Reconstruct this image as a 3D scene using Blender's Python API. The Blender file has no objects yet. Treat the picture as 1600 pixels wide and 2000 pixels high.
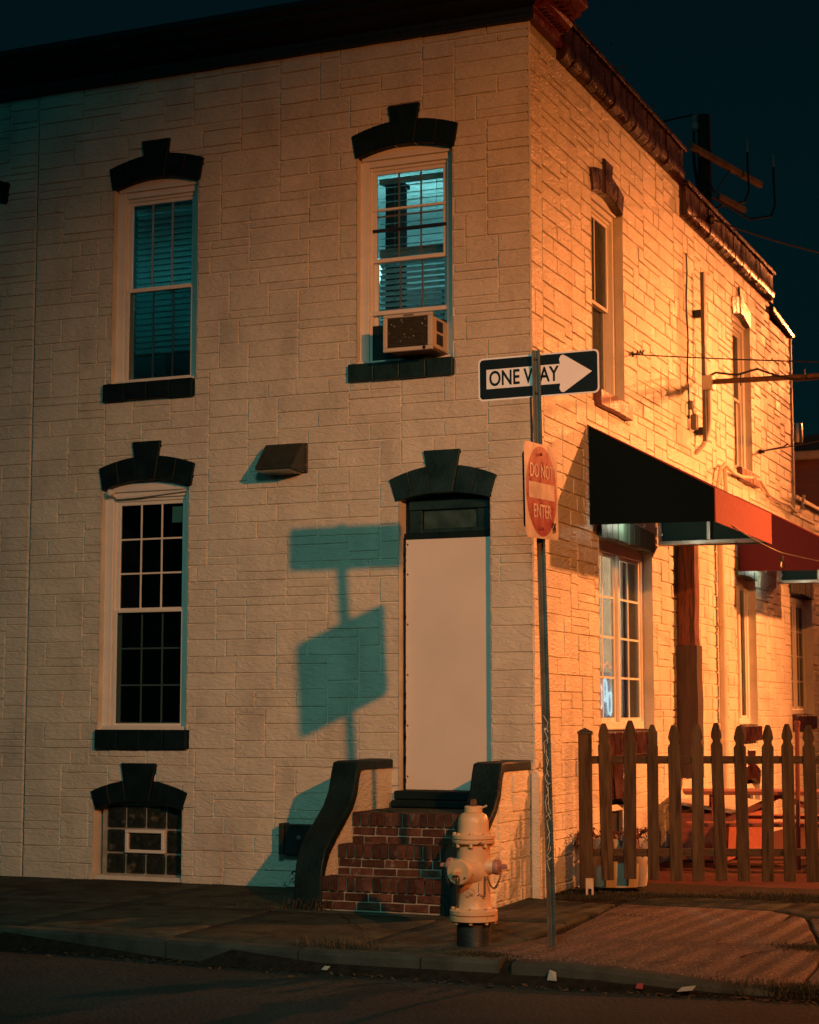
import bpy, bmesh, math, random
from mathutils import Vector, Matrix, noise
rnd = random.Random(11)
SC = bpy.context.scene
COL = SC.collection
rad = math.radians

# ------------------------------------------------------------------ camera
cam = bpy.data.cameras.new('camera')
cam.sensor_fit = 'VERTICAL'; cam.sensor_height = 36.0; cam.sensor_width = 36.0
cam.lens = 64.53; cam.clip_start = 0.1; cam.clip_end = 2000
cam.dof.use_dof = True; cam.dof.focus_distance = 14.8; cam.dof.aperture_fstop = 3.2
camo = bpy.data.objects.new('camera', cam); COL.objects.link(camo)
camo.location = (5.2258, -15.0816, 1.55)
camo.rotation_euler = (rad(90 + 6.2876), 0, rad(22.987))
SC.camera = camo

# ------------------------------------------------------------------ night sky
W = bpy.data.worlds.new('World'); SC.world = W; W.use_nodes = True
nt = W.node_tree; nt.nodes.clear()
wo = nt.nodes.new('ShaderNodeOutputWorld'); bg = nt.nodes.new('ShaderNodeBackground')
tc = nt.nodes.new('ShaderNodeTexCoord'); sx = nt.nodes.new('ShaderNodeSeparateXYZ')
rp = nt.nodes.new('ShaderNodeValToRGB')
rp.color_ramp.elements[0].position = 0.0; rp.color_ramp.elements[0].color = (0.0010, 0.0115, 0.0140, 1)
rp.color_ramp.elements[1].position = 0.55; rp.color_ramp.elements[1].color = (0.0005, 0.0032, 0.0050, 1)
nt.links.new(tc.outputs['Generated'], sx.inputs[0]); nt.links.new(sx.outputs['Z'], rp.inputs[0])
nt.links.new(rp.outputs[0], bg.inputs['Color']); bg.inputs['Strength'].default_value = 1.0
nt.links.new(bg.outputs[0], wo.inputs['Surface'])

# ------------------------------------------------------------------ lights: street lamps, with an added cool spot and teal sun as fill
def point(name, loc, col, power, size):
    l = bpy.data.lights.new(name, 'POINT'); l.color = col; l.energy = power; l.shadow_soft_size = size
    o = bpy.data.objects.new(name, l); COL.objects.link(o); o.location = loc; return o
def spot(name, loc, aim, col, power, size, ang, blend):
    l = bpy.data.lights.new(name, 'SPOT'); l.color = col; l.energy = power; l.shadow_soft_size = size; l.spot_size = rad(ang); l.spot_blend = blend
    o = bpy.data.objects.new(name, l); COL.objects.link(o); o.location = loc
    o.rotation_euler = (Vector(aim) - Vector(loc)).to_track_quat('-Z', 'Y').to_euler(); return o
spot('street_lamp_light', (11.0, -13.2, 6.95), (2.2, -.7, 3.0), (1.0, 0.26, 0.035), 9800, 0.11, 46, 1.0)
spot('sodium_lamp_light', (4.4, 30.0, 10.5), (0, 9.0, 4.2), (1.0, 0.24, 0.062), 12500, 0.16, 42, 1.0)
spot('side_street_lamp_light', (9.0, 9.0, 6.3), (0, 5.6, 1.5), (1.0, 0.275, 0.075), 14000, 0.16, 82, 1.0)
spot('cool_fill_light', (2.5, -10.0, 5.6), (-1.9, -.5, .2), (.40, 1.0, .84), 800, 0.6, 72, 1.0)  # added cool fill with no seen source, lifts the lower wall and road
point('rear_street_lamp_light', (2.0, 29.0, 7.0), (1.0, 0.26, 0.06), 900, 0.15)
ml = bpy.data.lights.new('teal_fill_sun', 'SUN'); ml.color = (0.10, 0.86, 0.86); ml.energy = 0.085; ml.angle = rad(50)  # added teal fill, lifts the darks everywhere
mo = bpy.data.objects.new('teal_fill_sun', ml); COL.objects.link(mo)
mo.rotation_euler = Vector((-0.05, 0.93, -0.40)).to_track_quat('-Z', 'Y').to_euler()

vs = SC.view_settings
vs.view_transform = 'Standard'; vs.look = 'None'; vs.exposure = 0; vs.gamma = 1; vs.use_curve_mapping = False
SC.cycles.max_bounces = 8
SC.cycles.sample_clamp_indirect = 4

# ------------------------------------------------------------------ materials
MATS = {}
def mat(name, col, rough=.6, metal=0., var=.18, vs_=5., bump=0., bs=60., stretch=(1, 1, 1), bstretch=(1, 1, 1),
        spec=.5, rv=0., col2=None, c2pos=(.45, .6), c2s=4., chisel=0., rvar=.1, cont=False, c2st=None):
    if name in MATS: return MATS[name]
    m = bpy.data.materials.new(name); m.use_nodes = True
    n = m.node_tree.nodes; L = m.node_tree.links
    p = n['Principled BSDF']
    p.inputs['Metallic'].default_value = metal
    p.inputs['Specular IOR Level'].default_value = spec
    t = n.new('ShaderNodeTexCoord'); oi = n.new('ShaderNodeObjectInfo')
    mul = n.new('ShaderNodeMath'); mul.operation = 'MULTIPLY'; mul.inputs[1].default_value = 37.0
    L.new(oi.outputs['Random'], mul.inputs[0])
    ad = n.new('ShaderNodeVectorMath'); ad.operation = 'ADD'
    L.new(t.outputs['Object'], ad.inputs[0])
    if not cont: L.new(mul.outputs[0], ad.inputs[1])
    else: ad.inputs[1].default_value = (0, 0, 0)
    def noise_(scale, st, det=6., dist=0.):
        mp = n.new('ShaderNodeMapping'); mp.inputs['Scale'].default_value = st
        L.new(ad.outputs[0], mp.inputs['Vector'])
        x = n.new('ShaderNodeTexNoise'); x.inputs['Scale'].default_value = scale; x.inputs['Detail'].default_value = det
        x.inputs['Distortion'].default_value = dist
        L.new(mp.outputs[0], x.inputs['Vector']); return x
    a = noise_(vs_, stretch)
    r = n.new('ShaderNodeMapRange'); r.inputs['From Min'].default_value = .25; r.inputs['From Max'].default_value = .75
    r.inputs['To Min'].default_value = 1 - var; r.inputs['To Max'].default_value = 1 + var
    L.new(a.outputs['Fac'], r.inputs['Value'])
    val = r.outputs[0]
    if rv:
        r2 = n.new('ShaderNodeMapRange'); r2.inputs['To Min'].default_value = 1 - rv; r2.inputs['To Max'].default_value = 1 + rv
        L.new(oi.outputs['Random'], r2.inputs['Value'])
        mm = n.new('ShaderNodeMath'); mm.operation = 'MULTIPLY'; L.new(val, mm.inputs[0]); L.new(r2.outputs[0], mm.inputs[1]); val = mm.outputs[0]
    base = None
    if col2 is not None:
        c = noise_(c2s, c2st or stretch, 8.)
        r3 = n.new('ShaderNodeMapRange'); r3.inputs['From Min'].default_value = c2pos[0]; r3.inputs['From Max'].default_value = c2pos[1]
        L.new(c.outputs['Fac'], r3.inputs['Value'])
        mx = n.new('ShaderNodeMix'); mx.data_type = 'RGBA'
        mx.inputs['A'].default_value = (*col, 1); mx.inputs['B'].default_value = (*col2, 1)
        L.new(r3.outputs[0], mx.inputs['Factor']); base = mx.outputs['Result']
    vm = n.new('ShaderNodeVectorMath'); vm.operation = 'SCALE'
    if base is not None: L.new(base, vm.inputs[0])
    else: vm.inputs[0].default_value = col
    L.new(val, vm.inputs['Scale']); L.new(vm.outputs[0], p.inputs['Base Color'])
    rr = n.new('ShaderNodeMapRange'); rr.inputs['From Min'].default_value = .3; rr.inputs['From Max'].default_value = .7
    rr.inputs['To Min'].default_value = max(0.02, rough - rvar); rr.inputs['To Max'].default_value = min(1, rough + rvar)
    L.new(a.outputs['Fac'], rr.inputs['Value']); L.new(rr.outputs[0], p.inputs['Roughness'])
    nrm = None
    if chisel:
        ch = noise_(9., (1.0, 1.0, 2.6), 5., 1.4)
        b0 = n.new('ShaderNodeBump'); b0.inputs['Strength'].default_value = chisel; b0.inputs['Distance'].default_value = .02
        L.new(ch.outputs['Fac'], b0.inputs['Height']); nrm = b0.outputs[0]
    if bump:
        b = noise_(bs, bstretch, 4.)
        bn = n.new('ShaderNodeBump'); bn.inputs['Strength'].default_value = bump; bn.inputs['Distance'].default_value = .01
        L.new(b.outputs['Fac'], bn.inputs['Height'])
        if nrm is not None: L.new(nrm, bn.inputs['Normal'])
        nrm = bn.outputs[0]
    if nrm is not None: L.new(nrm, p.inputs['Normal'])
    MATS[name] = m; return m

def glassmat(name, tint, rough=.02, refl=.5):
    m = bpy.data.materials.new(name); m.use_nodes = True; n = m.node_tree.nodes; L = m.node_tree.links; n.clear()
    o = n.new('ShaderNodeOutputMaterial'); mx = n.new('ShaderNodeMixShader'); tr = n.new('ShaderNodeBsdfTransparent'); gl = n.new('ShaderNodeBsdfGlossy')
    tr.inputs['Color'].default_value = (*tint, 1); gl.inputs['Roughness'].default_value = rough; gl.inputs['Color'].default_value = (.8, .8, .8, 1)
    fr = n.new('ShaderNodeFresnel'); fr.inputs['IOR'].default_value = 1.45
    mu = n.new('ShaderNodeMath'); mu.operation = 'MULTIPLY'; mu.inputs[1].default_value = refl
    L.new(fr.outputs[0], mu.inputs[0]); L.new(mu.outputs[0], mx.inputs['Fac']); L.new(tr.outputs[0], mx.inputs[1]); L.new(gl.outputs[0], mx.inputs[2])
    L.new(mx.outputs[0], o.inputs['Surface']); return m
def emis(name, col, s):
    m = bpy.data.materials.new(name); m.use_nodes = True; n = m.node_tree.nodes; p = n['Principled BSDF']
    p.inputs['Base Color'].default_value = (*[min(.8, c) for c in col], 1)
    p.inputs['Emission Color'].default_value = (*col, 1); p.inputs['Emission Strength'].default_value = s; return m

M_STONE = mat('painted_formstone', (.60, .57, .475), .50, spec=.4, var=.10, vs_=2.2, bump=.14, bs=85, rv=.035, chisel=.75, col2=(.44, .41, .34), c2pos=(.50, .82), c2s=2.4, cont=True, c2st=(1.3, 1.3, .5))
M_JOINT = mat('painted_mortar', (.58, .55, .46), .6, var=.18, vs_=4, bump=.3, bs=70)
M_DARK = mat('dark_green_paint', (.0035, .012, .014), .55, var=.35, vs_=7, bump=.25, bs=45, spec=.18)
M_DARKL = mat('worn_dark_green_paint', (.006, .026, .028), .5, var=.45, vs_=6, bump=.35, bs=40, spec=.35)
M_SAGE = mat('dull_green_paint', (.10, .15, .12), .55, var=.25, vs_=7, bump=.4, bs=40)
M_MAROON = mat('dark_maroon_paint', (.034, .010, .008), .30, spec=.7, var=.5, vs_=5, bump=.4, bs=38)
M_MAR2 = mat('lit_sill_maroon', (.14, .045, .026), .42, var=.4, vs_=6, bump=.4, bs=40)  # lighter maroon: the light on the sill tops is put into the colour
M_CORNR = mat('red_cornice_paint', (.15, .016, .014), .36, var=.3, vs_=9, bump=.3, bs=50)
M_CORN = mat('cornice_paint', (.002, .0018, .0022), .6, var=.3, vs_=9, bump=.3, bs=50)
M_WHITE = mat('white_trim_paint', (.70, .67, .60), .45, var=.07, vs_=6, bump=.08, bs=90)
M_BOARD = mat('painted_board', (.68, .64, .58), .6, var=.07, vs_=1.6, bump=.12, bs=120, col2=(.58, .54, .48), c2pos=(.55, .8), c2s=1.2)
M_GLASS = glassmat('window_glass', (.62, .70, .70))
M_SCREEN = glassmat('insect_screen', (.55, .62, .62), .3, .4)
M_ROOM = mat('dark_room', (.03, .035, .035), .8)
M_BRICK = mat('red_brick', (.080, .034, .022), .8, spec=.25, var=.45, vs_=14, bump=.9, bs=40, rv=.5, col2=(.17, .145, .12), c2pos=(.62, .74), c2s=9.)
M_MORTAR = mat('brick_mortar', (.30, .27, .22), .85, var=.3, vs_=12, bump=.5, bs=80)
M_BLACK = mat('black_metal', (.010, .012, .014), .5, var=.3, vs_=8, bump=.1, bs=60)
M_LAMPC = mat('dark_bronze_metal', (.022, .028, .022), .5, var=.25, vs_=9, bump=.08, bs=70)
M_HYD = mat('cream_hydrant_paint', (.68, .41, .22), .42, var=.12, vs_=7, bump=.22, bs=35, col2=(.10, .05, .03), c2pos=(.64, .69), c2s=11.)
M_HYDR = mat('faded_red_paint', (.36, .17, .12), .5, var=.25, vs_=14, bump=.2, bs=50)
M_HYDB = mat('black_hydrant_base', (.008, .014, .015), .5, var=.3, vs_=8, bump=.2, bs=40)
M_STEEL = mat('galvanised_steel', (.13, .12, .095), .55, metal=.35, var=.3, vs_=9, bump=.1, bs=60)
M_RUST = mat('rusty_steel', (.10, .055, .035), .7, metal=.2, var=.5, vs_=16, bump=.3, bs=60)
M_SBLK = mat('black_sign_sheeting', (.004, .006, .007), .5, spec=.2, var=.15)
M_SWHT = mat('white_sign_sheeting', (.74, .66, .62), .5, var=.05)
M_SRED = mat('red_sign_sheeting', (.34, .030, .024), .34, spec=.35, var=.18, vs_=9)
M_SDW = mat('white_reflective_sheeting', (.70, .58, .50), .30, spec=.4, var=.08, vs_=7)
M_FENCE = mat('weathered_fence_wood', (.080, .054, .030), .78, spec=.2, var=.6, vs_=3.2, stretch=(9, 9, .8), bump=.3, bs=9, bstretch=(9, 9, .8), rv=.16, col2=(.045, .026, .014), c2pos=(.55, .68), c2s=3.4)
M_RAIL = mat('weathered_rail_wood', (.075, .048, .027), .78, spec=.2, var=.5, vs_=3, stretch=(1, 6, 12), bump=.3, bs=8, bstretch=(1, 6, 12))
M_POSTU = mat('lit_red_timber', (.17, .045, .020), .75, var=.9, vs_=5, stretch=(7, 7, .6), bump=.8, bs=9, bstretch=(7, 7, .6), col2=(.03, .014, .01), c2pos=(.46, .58), c2s=5)  # redder tone paints in the light on the upper post
M_POSTL = mat('unlit_weathered_timber', (.050, .032, .025), .8, var=.5, vs_=5, stretch=(7, 7, .6), bump=.6, bs=9, bstretch=(7, 7, .6))  # darker tone paints in the unlit lower post
M_TABLE = mat('red_stained_wood', (.26, .075, .045), .6, var=.3, vs_=5, stretch=(1, 6, 6), bump=.2, bs=20)
M_POLEW = mat('pole_timber', (.035, .034, .024), .85, var=.4, vs_=4, stretch=(5, 5, .5), bump=.4, bs=10)
M_ARMW = mat('crossarm_timber', (.34, .22, .13), .8, var=.4, vs_=5, bump=.3, bs=20)
M_CONC = mat('concrete_slab', (.048, .056, .043), .9, spec=.15, var=.45, vs_=6.5, bump=.9, bs=55, rv=.10, col2=(.022, .024, .018), c2pos=(.50, .68), c2s=2.6)
M_AGG = mat('exposed_aggregate', (.098, .064, .048), .7, spec=.3, var=.75, vs_=40, bump=1.6, bs=42, col2=(.34, .27, .21), c2pos=(.60, .66), c2s=60)
M_KERB = mat('kerb_concrete', (.055, .060, .050), .9, spec=.15, var=.35, vs_=4, bump=.5, bs=50, col2=(.04, .04, .034), c2pos=(.5, .7), c2s=3.5)
M_ROAD = mat('asphalt', (.026, .038, .036), .8, spec=.16, var=.8, vs_=36, bump=1.5, bs=36, col2=(.014, .022, .021), c2pos=(.45, .7), c2s=.9)
M_DIRT = mat('dark_soil', (.018, .016, .012), .95, spec=.1, var=.5, vs_=14, bump=1.0, bs=30)
M_PATIO = mat('patio_gravel', (.075, .024, .018), .9, spec=.15, var=.5, vs_=40, bump=1.0, bs=60)
M_GRASS = mat('dry_grass', (.075, .055, .028), .8, var=.4, vs_=30)
M_GRASSD = mat('dark_grass', (.030, .030, .014), .85, var=.4, vs_=30)
M_LEAF = mat('fallen_leaf', (.085, .050, .025), .8, var=.6, vs_=9)
M_AWN = mat('dark_green_canvas', (.0015, .008, .010), .9, spec=.1, var=.1, vs_=90, bump=.1, bs=300)
M_AWNR = mat('red_canvas', (.25, .030, .020), .8, var=.12, vs_=60, stretch=(1, 1, .3), bump=.1, bs=300)
M_AWNB = mat('burgundy_canvas', (.070, .004, .028), .8, var=.10, vs_=90, bump=.1, bs=300)
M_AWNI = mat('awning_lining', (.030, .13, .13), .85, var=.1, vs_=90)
M_ALU = mat('aluminium', (.55, .53, .48), .35, metal=.7, var=.08)
M_PIPE = mat('painted_pipe', (.56, .50, .40), .4, var=.08)
M_SIDING = mat('red_siding', (.20, .075, .045), .6, var=.12, vs_=5, rv=.06)
M_SLAT = bpy.data.materials.new('blind_slat'); M_SLAT.use_nodes = True
_n = M_SLAT.node_tree.nodes; _l = M_SLAT.node_tree.links; _n.clear()
_o = _n.new('ShaderNodeOutputMaterial'); _m = _n.new('ShaderNodeMixShader'); _d = _n.new('ShaderNodeBsdfDiffuse'); _t = _n.new('ShaderNodeBsdfTranslucent')
_d.inputs['Color'].default_value = (.5, .54, .52, 1); _t.inputs['Color'].default_value = (.4, .5, .48, 1); _m.inputs['Fac'].default_value = .45
_l.new(_d.outputs[0], _m.inputs[1]); _l.new(_t.outputs[0], _m.inputs[2]); _l.new(_m.outputs[0], _o.inputs['Surface'])
M_AC = mat('beige_appliance_metal', (.56, .48, .38), .45, var=.07)
M_ACG = mat('appliance_grille', (.085, .070, .048), .45, metal=.4, var=.3, vs_=20)
M_PLANT = mat('concrete_tub', (.42, .38, .30), .7, var=.12, vs_=8, bump=.3, bs=70)
M_VINE = mat('dead_vine', (.12, .03, .02), .8, var=.4)
M_CABLE = mat('cable_sheath', (.009, .006, .006), .55, var=.2)
M_CURT = mat('mauve_curtain', (.30, .19, .20), .8, var=.2, vs_=12, stretch=(8, 8, .4))
M_PAPER = mat('litter_paper', (.40, .37, .31), .7, var=.1)
M_CERAM = mat('ceramic_insulator', (.45, .38, .32), .3)
M_CAP = mat('stoop_cap_paint', (.0045, .015, .017), .55, var=.4, vs_=5, bump=.55, bs=30, spec=.22)
M_INK = mat('marker_ink', (.012, .014, .016), .6)
M_CHALK = mat('white_marker', (.62, .60, .52), .6)
M_CANOPY = mat('leaf_green', (.035, .045, .02), .7, var=.4)

# ------------------------------------------------------------------ mesh helpers
MF = Matrix.Identity(4)                                                  # local (along, inward, up) on the front wall
MS = Matrix(((0, -1, 0, 0), (1, 0, 0, 0), (0, 0, 1, 0), (0, 0, 0, 1)))   # the same on the side wall (x = 0)

class MB:
    def __init__(s, M=None): s.v = []; s.f = []; s.M = M
    def add(s, vs_, fs):
        o = len(s.v)
        for p in vs_:
            p = Vector(p)
            s.v.append(s.M @ p if s.M is not None else p)
        s.f += [tuple(i + o for i in f) for f in fs]
    def box(s, x0, x1, y0, y1, z0, z1):
        s.add([(x0, y0, z0), (x1, y0, z0), (x1, y1, z0), (x0, y1, z0), (x0, y0, z1), (x1, y0, z1), (x1, y1, z1), (x0, y1, z1)],
              [(0, 3, 2, 1), (4, 5, 6, 7), (0, 1, 5, 4), (1, 2, 6, 5), (2, 3, 7, 6), (3, 0, 4, 7)])
    def bar(s, a, b, w, h, up=(0, 0, 1)):
        a = Vector(a); b = Vector(b); d = (b - a).normalized(); u = Vector(up)
        sd = d.cross(u).normalized() * w / 2; u2 = sd.cross(d).normalized() * h / 2
        s.add([a - sd - u2, a + sd - u2, a + sd + u2, a - sd + u2, b - sd - u2, b + sd - u2, b + sd + u2, b - sd + u2],
              [(0, 1, 2, 3), (7, 6, 5, 4), (0, 4, 5, 1), (1, 5, 6, 2), (2, 6, 7, 3), (3, 7, 4, 0)])
    def prism(s, poly, d0, d1, ax='y'):
        n = len(poly)
        def P(p, d):
            if ax == 'y': return (p[0], d, p[1])
            if ax == 'x': return (d, p[0], p[1])
            return (p[0], p[1], d)
        s.add([P(p, d0) for p in poly] + [P(p, d1) for p in poly],
              [tuple(range(n)), tuple(range(2 * n - 1, n - 1, -1))] + [(i, i + n, (i + 1) % n + n, (i + 1) % n) for i in range(n)])
    def tube(s, pts, r, n=8, cap=True):
        pts = [Vector(p) for p in pts]; rings = []; rr = r if isinstance(r, (list, tuple)) else [r] * len(pts)
        ref = None
        for i, p in enumerate(pts):
            d = (pts[min(i + 1, len(pts) - 1)] - pts[max(i - 1, 0)]).normalized()
            if ref is None: ref = Vector((0, 0, 1)) if abs(d.z) < .9 else Vector((1, 0, 0))
            u = d.cross(ref).normalized(); w = u.cross(d); ref = w
            rings.append([p + (u * math.cos(2 * math.pi * k / n) + w * math.sin(2 * math.pi * k / n)) * rr[i] for k in range(n)])
        vs_ = [q for g in rings for q in g]; fs = []
        for i in range(len(pts) - 1):
            for k in range(n):
                a = i * n + k; b = i * n + (k + 1) % n; fs.append((a, b, b + n, a + n))
        if cap: fs += [tuple(range(n - 1, -1, -1)), tuple(range(len(vs_) - n, len(vs_)))]
        s.add(vs_, fs)
    def lathe(s, prof, c=(0, 0, 0), axis=(0, 0, 1), n=24):
        ax = Vector(axis).normalized(); ref = Vector((1, 0, 0)) if abs(ax.x) < .9 else Vector((0, 1, 0))
        u = ax.cross(ref).normalized(); w = ax.cross(u); c = Vector(c); vs_ = []; fs = []
        for r, h in prof:
            for k in range(n):
                t = 2 * math.pi * k / n; vs_.append(c + ax * h + (u * math.cos(t) + w * math.sin(t)) * max(r, 1e-4))
        for i in range(len(prof) - 1):
            for k in range(n):
                a = i * n + k; b = i * n + (k + 1) % n; fs.append((a, b, b + n, a + n))
        fs += [tuple(range(n - 1, -1, -1)), tuple(range(len(vs_) - n, len(vs_)))]
        s.add(vs_, fs)
    def build(s, name, m, parent=None, label=None, smooth=None, bevel=0, local=False, kind=None, segs=1):
        me = bpy.data.meshes.new(name); me.from_pydata([tuple(p) for p in s.v], [], s.f); me.update()
        bm = bmesh.new(); bm.from_mesh(me); bmesh.ops.recalc_face_normals(bm, faces=bm.faces); bm.to_mesh(me); bm.free()
        return put(name, me, m, parent, label, smooth, bevel, local, kind, segs)
ROOTW = {}
def put(name, me, m, parent=None, label=None, smooth=None, bevel=0, local=False, kind=None, segs=1):
    if m is not None and not me.materials: me.materials.append(m)
    o = bpy.data.objects.new(name, me); COL.objects.link(o)
    if parent is not None:
        o.parent = parent
        if not local and parent.name in ROOTW: o.matrix_parent_inverse = ROOTW[parent.name].inverted()
    if smooth is not None:
        me.shade_smooth(); me.set_sharp_from_angle(angle=rad(smooth))
    if bevel:
        b = o.modifiers.new('bevel', 'BEVEL'); b.width = bevel; b.segments = segs; b.limit_method = 'ANGLE'; b.angle_limit = rad(40)
    if label: o['label'] = label
    if kind: o['kind'] = kind
    return o
def thing(name, label, cat, loc=(0, 0, 0), rotz=0., group=None):
    o = bpy.data.objects.new(name, None); COL.objects.link(o); o.location = loc; o.rotation_euler = (0, 0, rotz); o.empty_display_size = .1
    o['label'] = label; o['category'] = cat
    if group: o['group'] = group
    ROOTW[o.name] = Matrix.Translation(loc) @ Matrix.Rotation(rotz, 4, 'Z')
    return o
def tag(o, label, cat, group=None):
    o['label'] = label; o['category'] = cat
    if group: o['group'] = group
    return o
def text_mesh(body, size, xs=1., ext=.0015, bold=0.):
    c = bpy.data.curves.new('t', 'FONT'); c.body = body; c.size = size; c.extrude = ext; c.align_x = 'CENTER'; c.align_y = 'CENTER'; c.offset = bold
    o = bpy.data.objects.new('t', c); COL.objects.link(o); dg = bpy.context.evaluated_depsgraph_get()
    me = bpy.data.meshes.new_from_object(o.evaluated_get(dg)); bpy.data.objects.remove(o); bpy.data.curves.remove(c)
    me.transform(Matrix.Diagonal((xs, 1, 1, 1))); me.materials.clear(); return me

# ------------------------------------------------------------------ ground
def gz(x, y):
    """height of the pavement: falls to the kerb, and dips to the road at the drop-kerb on the right"""
    z = .015 * y if y < 0 else 0.0
    if x > 1.3:
        t = min(1., (x - 1.3) / 1.5); t = t * t * (3 - 2 * t)
        k = max(0., min(1., (-y - .6) / 2.9)); z -= .085 * t * k
    return z
def sheet(name, m, x0, x1, y0, y1, nx, ny, zf, parent=None, kind='structure'):
    b = MB(); vs_ = []; fs = []
    for j in range(ny + 1):
        for i in range(nx + 1):
            x = x0 + (x1 - x0) * i / nx; y = y0 + (y1 - y0) * j / ny; vs_.append((x, y, zf(x, y)))
    for j in range(ny):
        for i in range(nx):
            a = j * (nx + 1) + i; fs.append((a, a + 1, a + nx + 2, a + nx + 1))
    b.add(vs_, fs); return b.build(name, m, parent, kind=kind)
g = MB(); g.add([(-400, -400, -.30), (400, -400, -.30), (400, 400, -.30), (-400, 400, -.30)], [(0, 1, 2, 3)])
g.build('ground', M_DIRT, kind='structure')
def roadz(x, y):
    return -.17 + .02 * noise.noise((x * .6, y * .6, 3.)) * .4 - max(0, min(.03, (y + 4.6) * .03))
sheet('road', M_ROAD, -30, 30, -40, -3.2, 60, 40, roadz)
def kerby(x):
    return -3.56 if x > -.3 else -3.56 + .115 * (-.3 - x) if x > -4 else -3.134 + .06 * (-4 - x)
pav = sheet('pavement', M_DIRT, -9, 5.2, -3.7, 1.9, 48, 23, lambda x, y: gz(x, y) - .022 if y > kerby(x) else -.2)
def slab(poly, m, name='slab', thick=.06, nseg=6, wob=.004):
    """one paving slab, its top following the fall of the pavement"""
    b = MB(); cx = sum(p[0] for p in poly) / len(poly); cy = sum(p[1] for p in poly) / len(poly)
    pts = []
    for i, p in enumerate(poly):
        q = poly[(i + 1) % len(poly)]
        for k in range(nseg):
            t = k / nseg; x = p[0] + (q[0] - p[0]) * t; y = p[1] + (q[1] - p[1]) * t
            w = .012 * noise.noise((x * 4, y * 4, 1.7)); pts.append((x + w, y + w))
    rings = [1., .985, .66, .33]; vs_ = []; n = len(pts)
    dz = rnd.uniform(-wob, wob)
    def top(x, y, f): return gz(x, y) + dz - (.010 if f == 1. else 0) + .004 * noise.noise((x * 2, y * 2, 9))
    vs_ += [(x, y, gz(x, y) - thick) for x, y in pts]
    for f in rings: vs_ += [(cx + (x - cx) * f, cy + (y - cy) * f, top(cx + (x - cx) * f, cy + (y - cy) * f, f)) for x, y in pts]
    vs_.append((cx, cy, top(cx, cy, 0)))
    fs = []
    for r in range(len(rings)):
        for k in range(n):
            a = r * n + k; b_ = r * n + (k + 1) % n; fs.append((a, b_, b_ + n, a + n))
    fs += [(len(rings) * n + k, len(rings) * n + (k + 1) % n, len(vs_) - 1) for k in range(n)]
    b.add(vs_, fs); return b.build(name, m, pav, smooth=60)
xe = [-8.9, -7.45, -6.05, -4.6, -3.14, -1.69, -.22, .80]
for i in range(7):
    a, b_ = xe[i] + .008, xe[i + 1] - .008
    ky = lambda x: kerby(x) + .14
    slab([(a, ky(a)), (b_, ky(b_)), (b_, -1.60), (a, -1.60)], M_CONC)
    slab([(a, -1.584), (b_, -1.584), (b_, -.03 if b_ < .7 else -.32), (a, -.03)], M_CONC)
AP0 = [(.62, -3.41), (1.30, -3.41), (2.02, -3.41), (2.9, -3.45), (2.83, -2.2), (2.40, -.62), (2.06, -.27), (.82, -.21), (.94, -2.2)]
slab(AP0, M_AGG, wob=0)
slab([(.84, -.19), (2.06, -.25), (2.12, .42), (1.30, .52), (.86, .26)], M_CONC, wob=0)
slab([(2.09, -.27), (2.42, -.60), (3.6, -.60), (3.6, .42), (2.15, .42)], M_CONC, wob=0)
slab([(2.44, -.63), (2.85, -2.2), (2.93, -3.45), (5.1, -3.45), (5.1, -.63)], M_AGG, wob=0)
ck_ = MB(); rg = random.Random(21)
def crack(x, y, dx, dy, n, w):
    P = []
    for k in range(n):
        P.append((x, y)); x += dx + rg.uniform(-.03, .03); y += dy + rg.uniform(-.03, .03)
    for (a, b) in zip(P[:-1], P[1:]):
        d = Vector((b[0] - a[0], b[1] - a[1], 0)).normalized(); q = Vector((-d.y, d.x, 0)) * w * rg.uniform(.4, 1.3)
        ck_.add([(a[0] - q.x, a[1] - q.y, gz(*a) + .009), (a[0] + q.x, a[1] + q.y, gz(*a) + .009), (b[0] + q.x, b[1] + q.y, gz(*b) + .009), (b[0] - q.x, b[1] - q.y, gz(*b) + .009)], [(0, 1, 2, 3)])
crack(-3.1, -2.2, .11, .05, 14, .006); crack(-2.2, -3.2, .06, .11, 12, .005); crack(-4.6, -2.4, .09, -.04, 12, .006); crack(-1.1, -1.65, .06, -.10, 12, .004); crack(-.2, -2.4, .10, .03, 9, .004)
crack(2.35, -2.6, .03, .09, 11, .008); crack(1.5, -3.3, .09, .05, 10, .005); crack(2.3, -.9, -.02, .08, 8, .01); crack(-3.9, -1.1, .07, -.05, 8, .005)
ck_ = ck_.build('pavement_cracks', M_DIRT, pav, kind='stuff')
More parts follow.
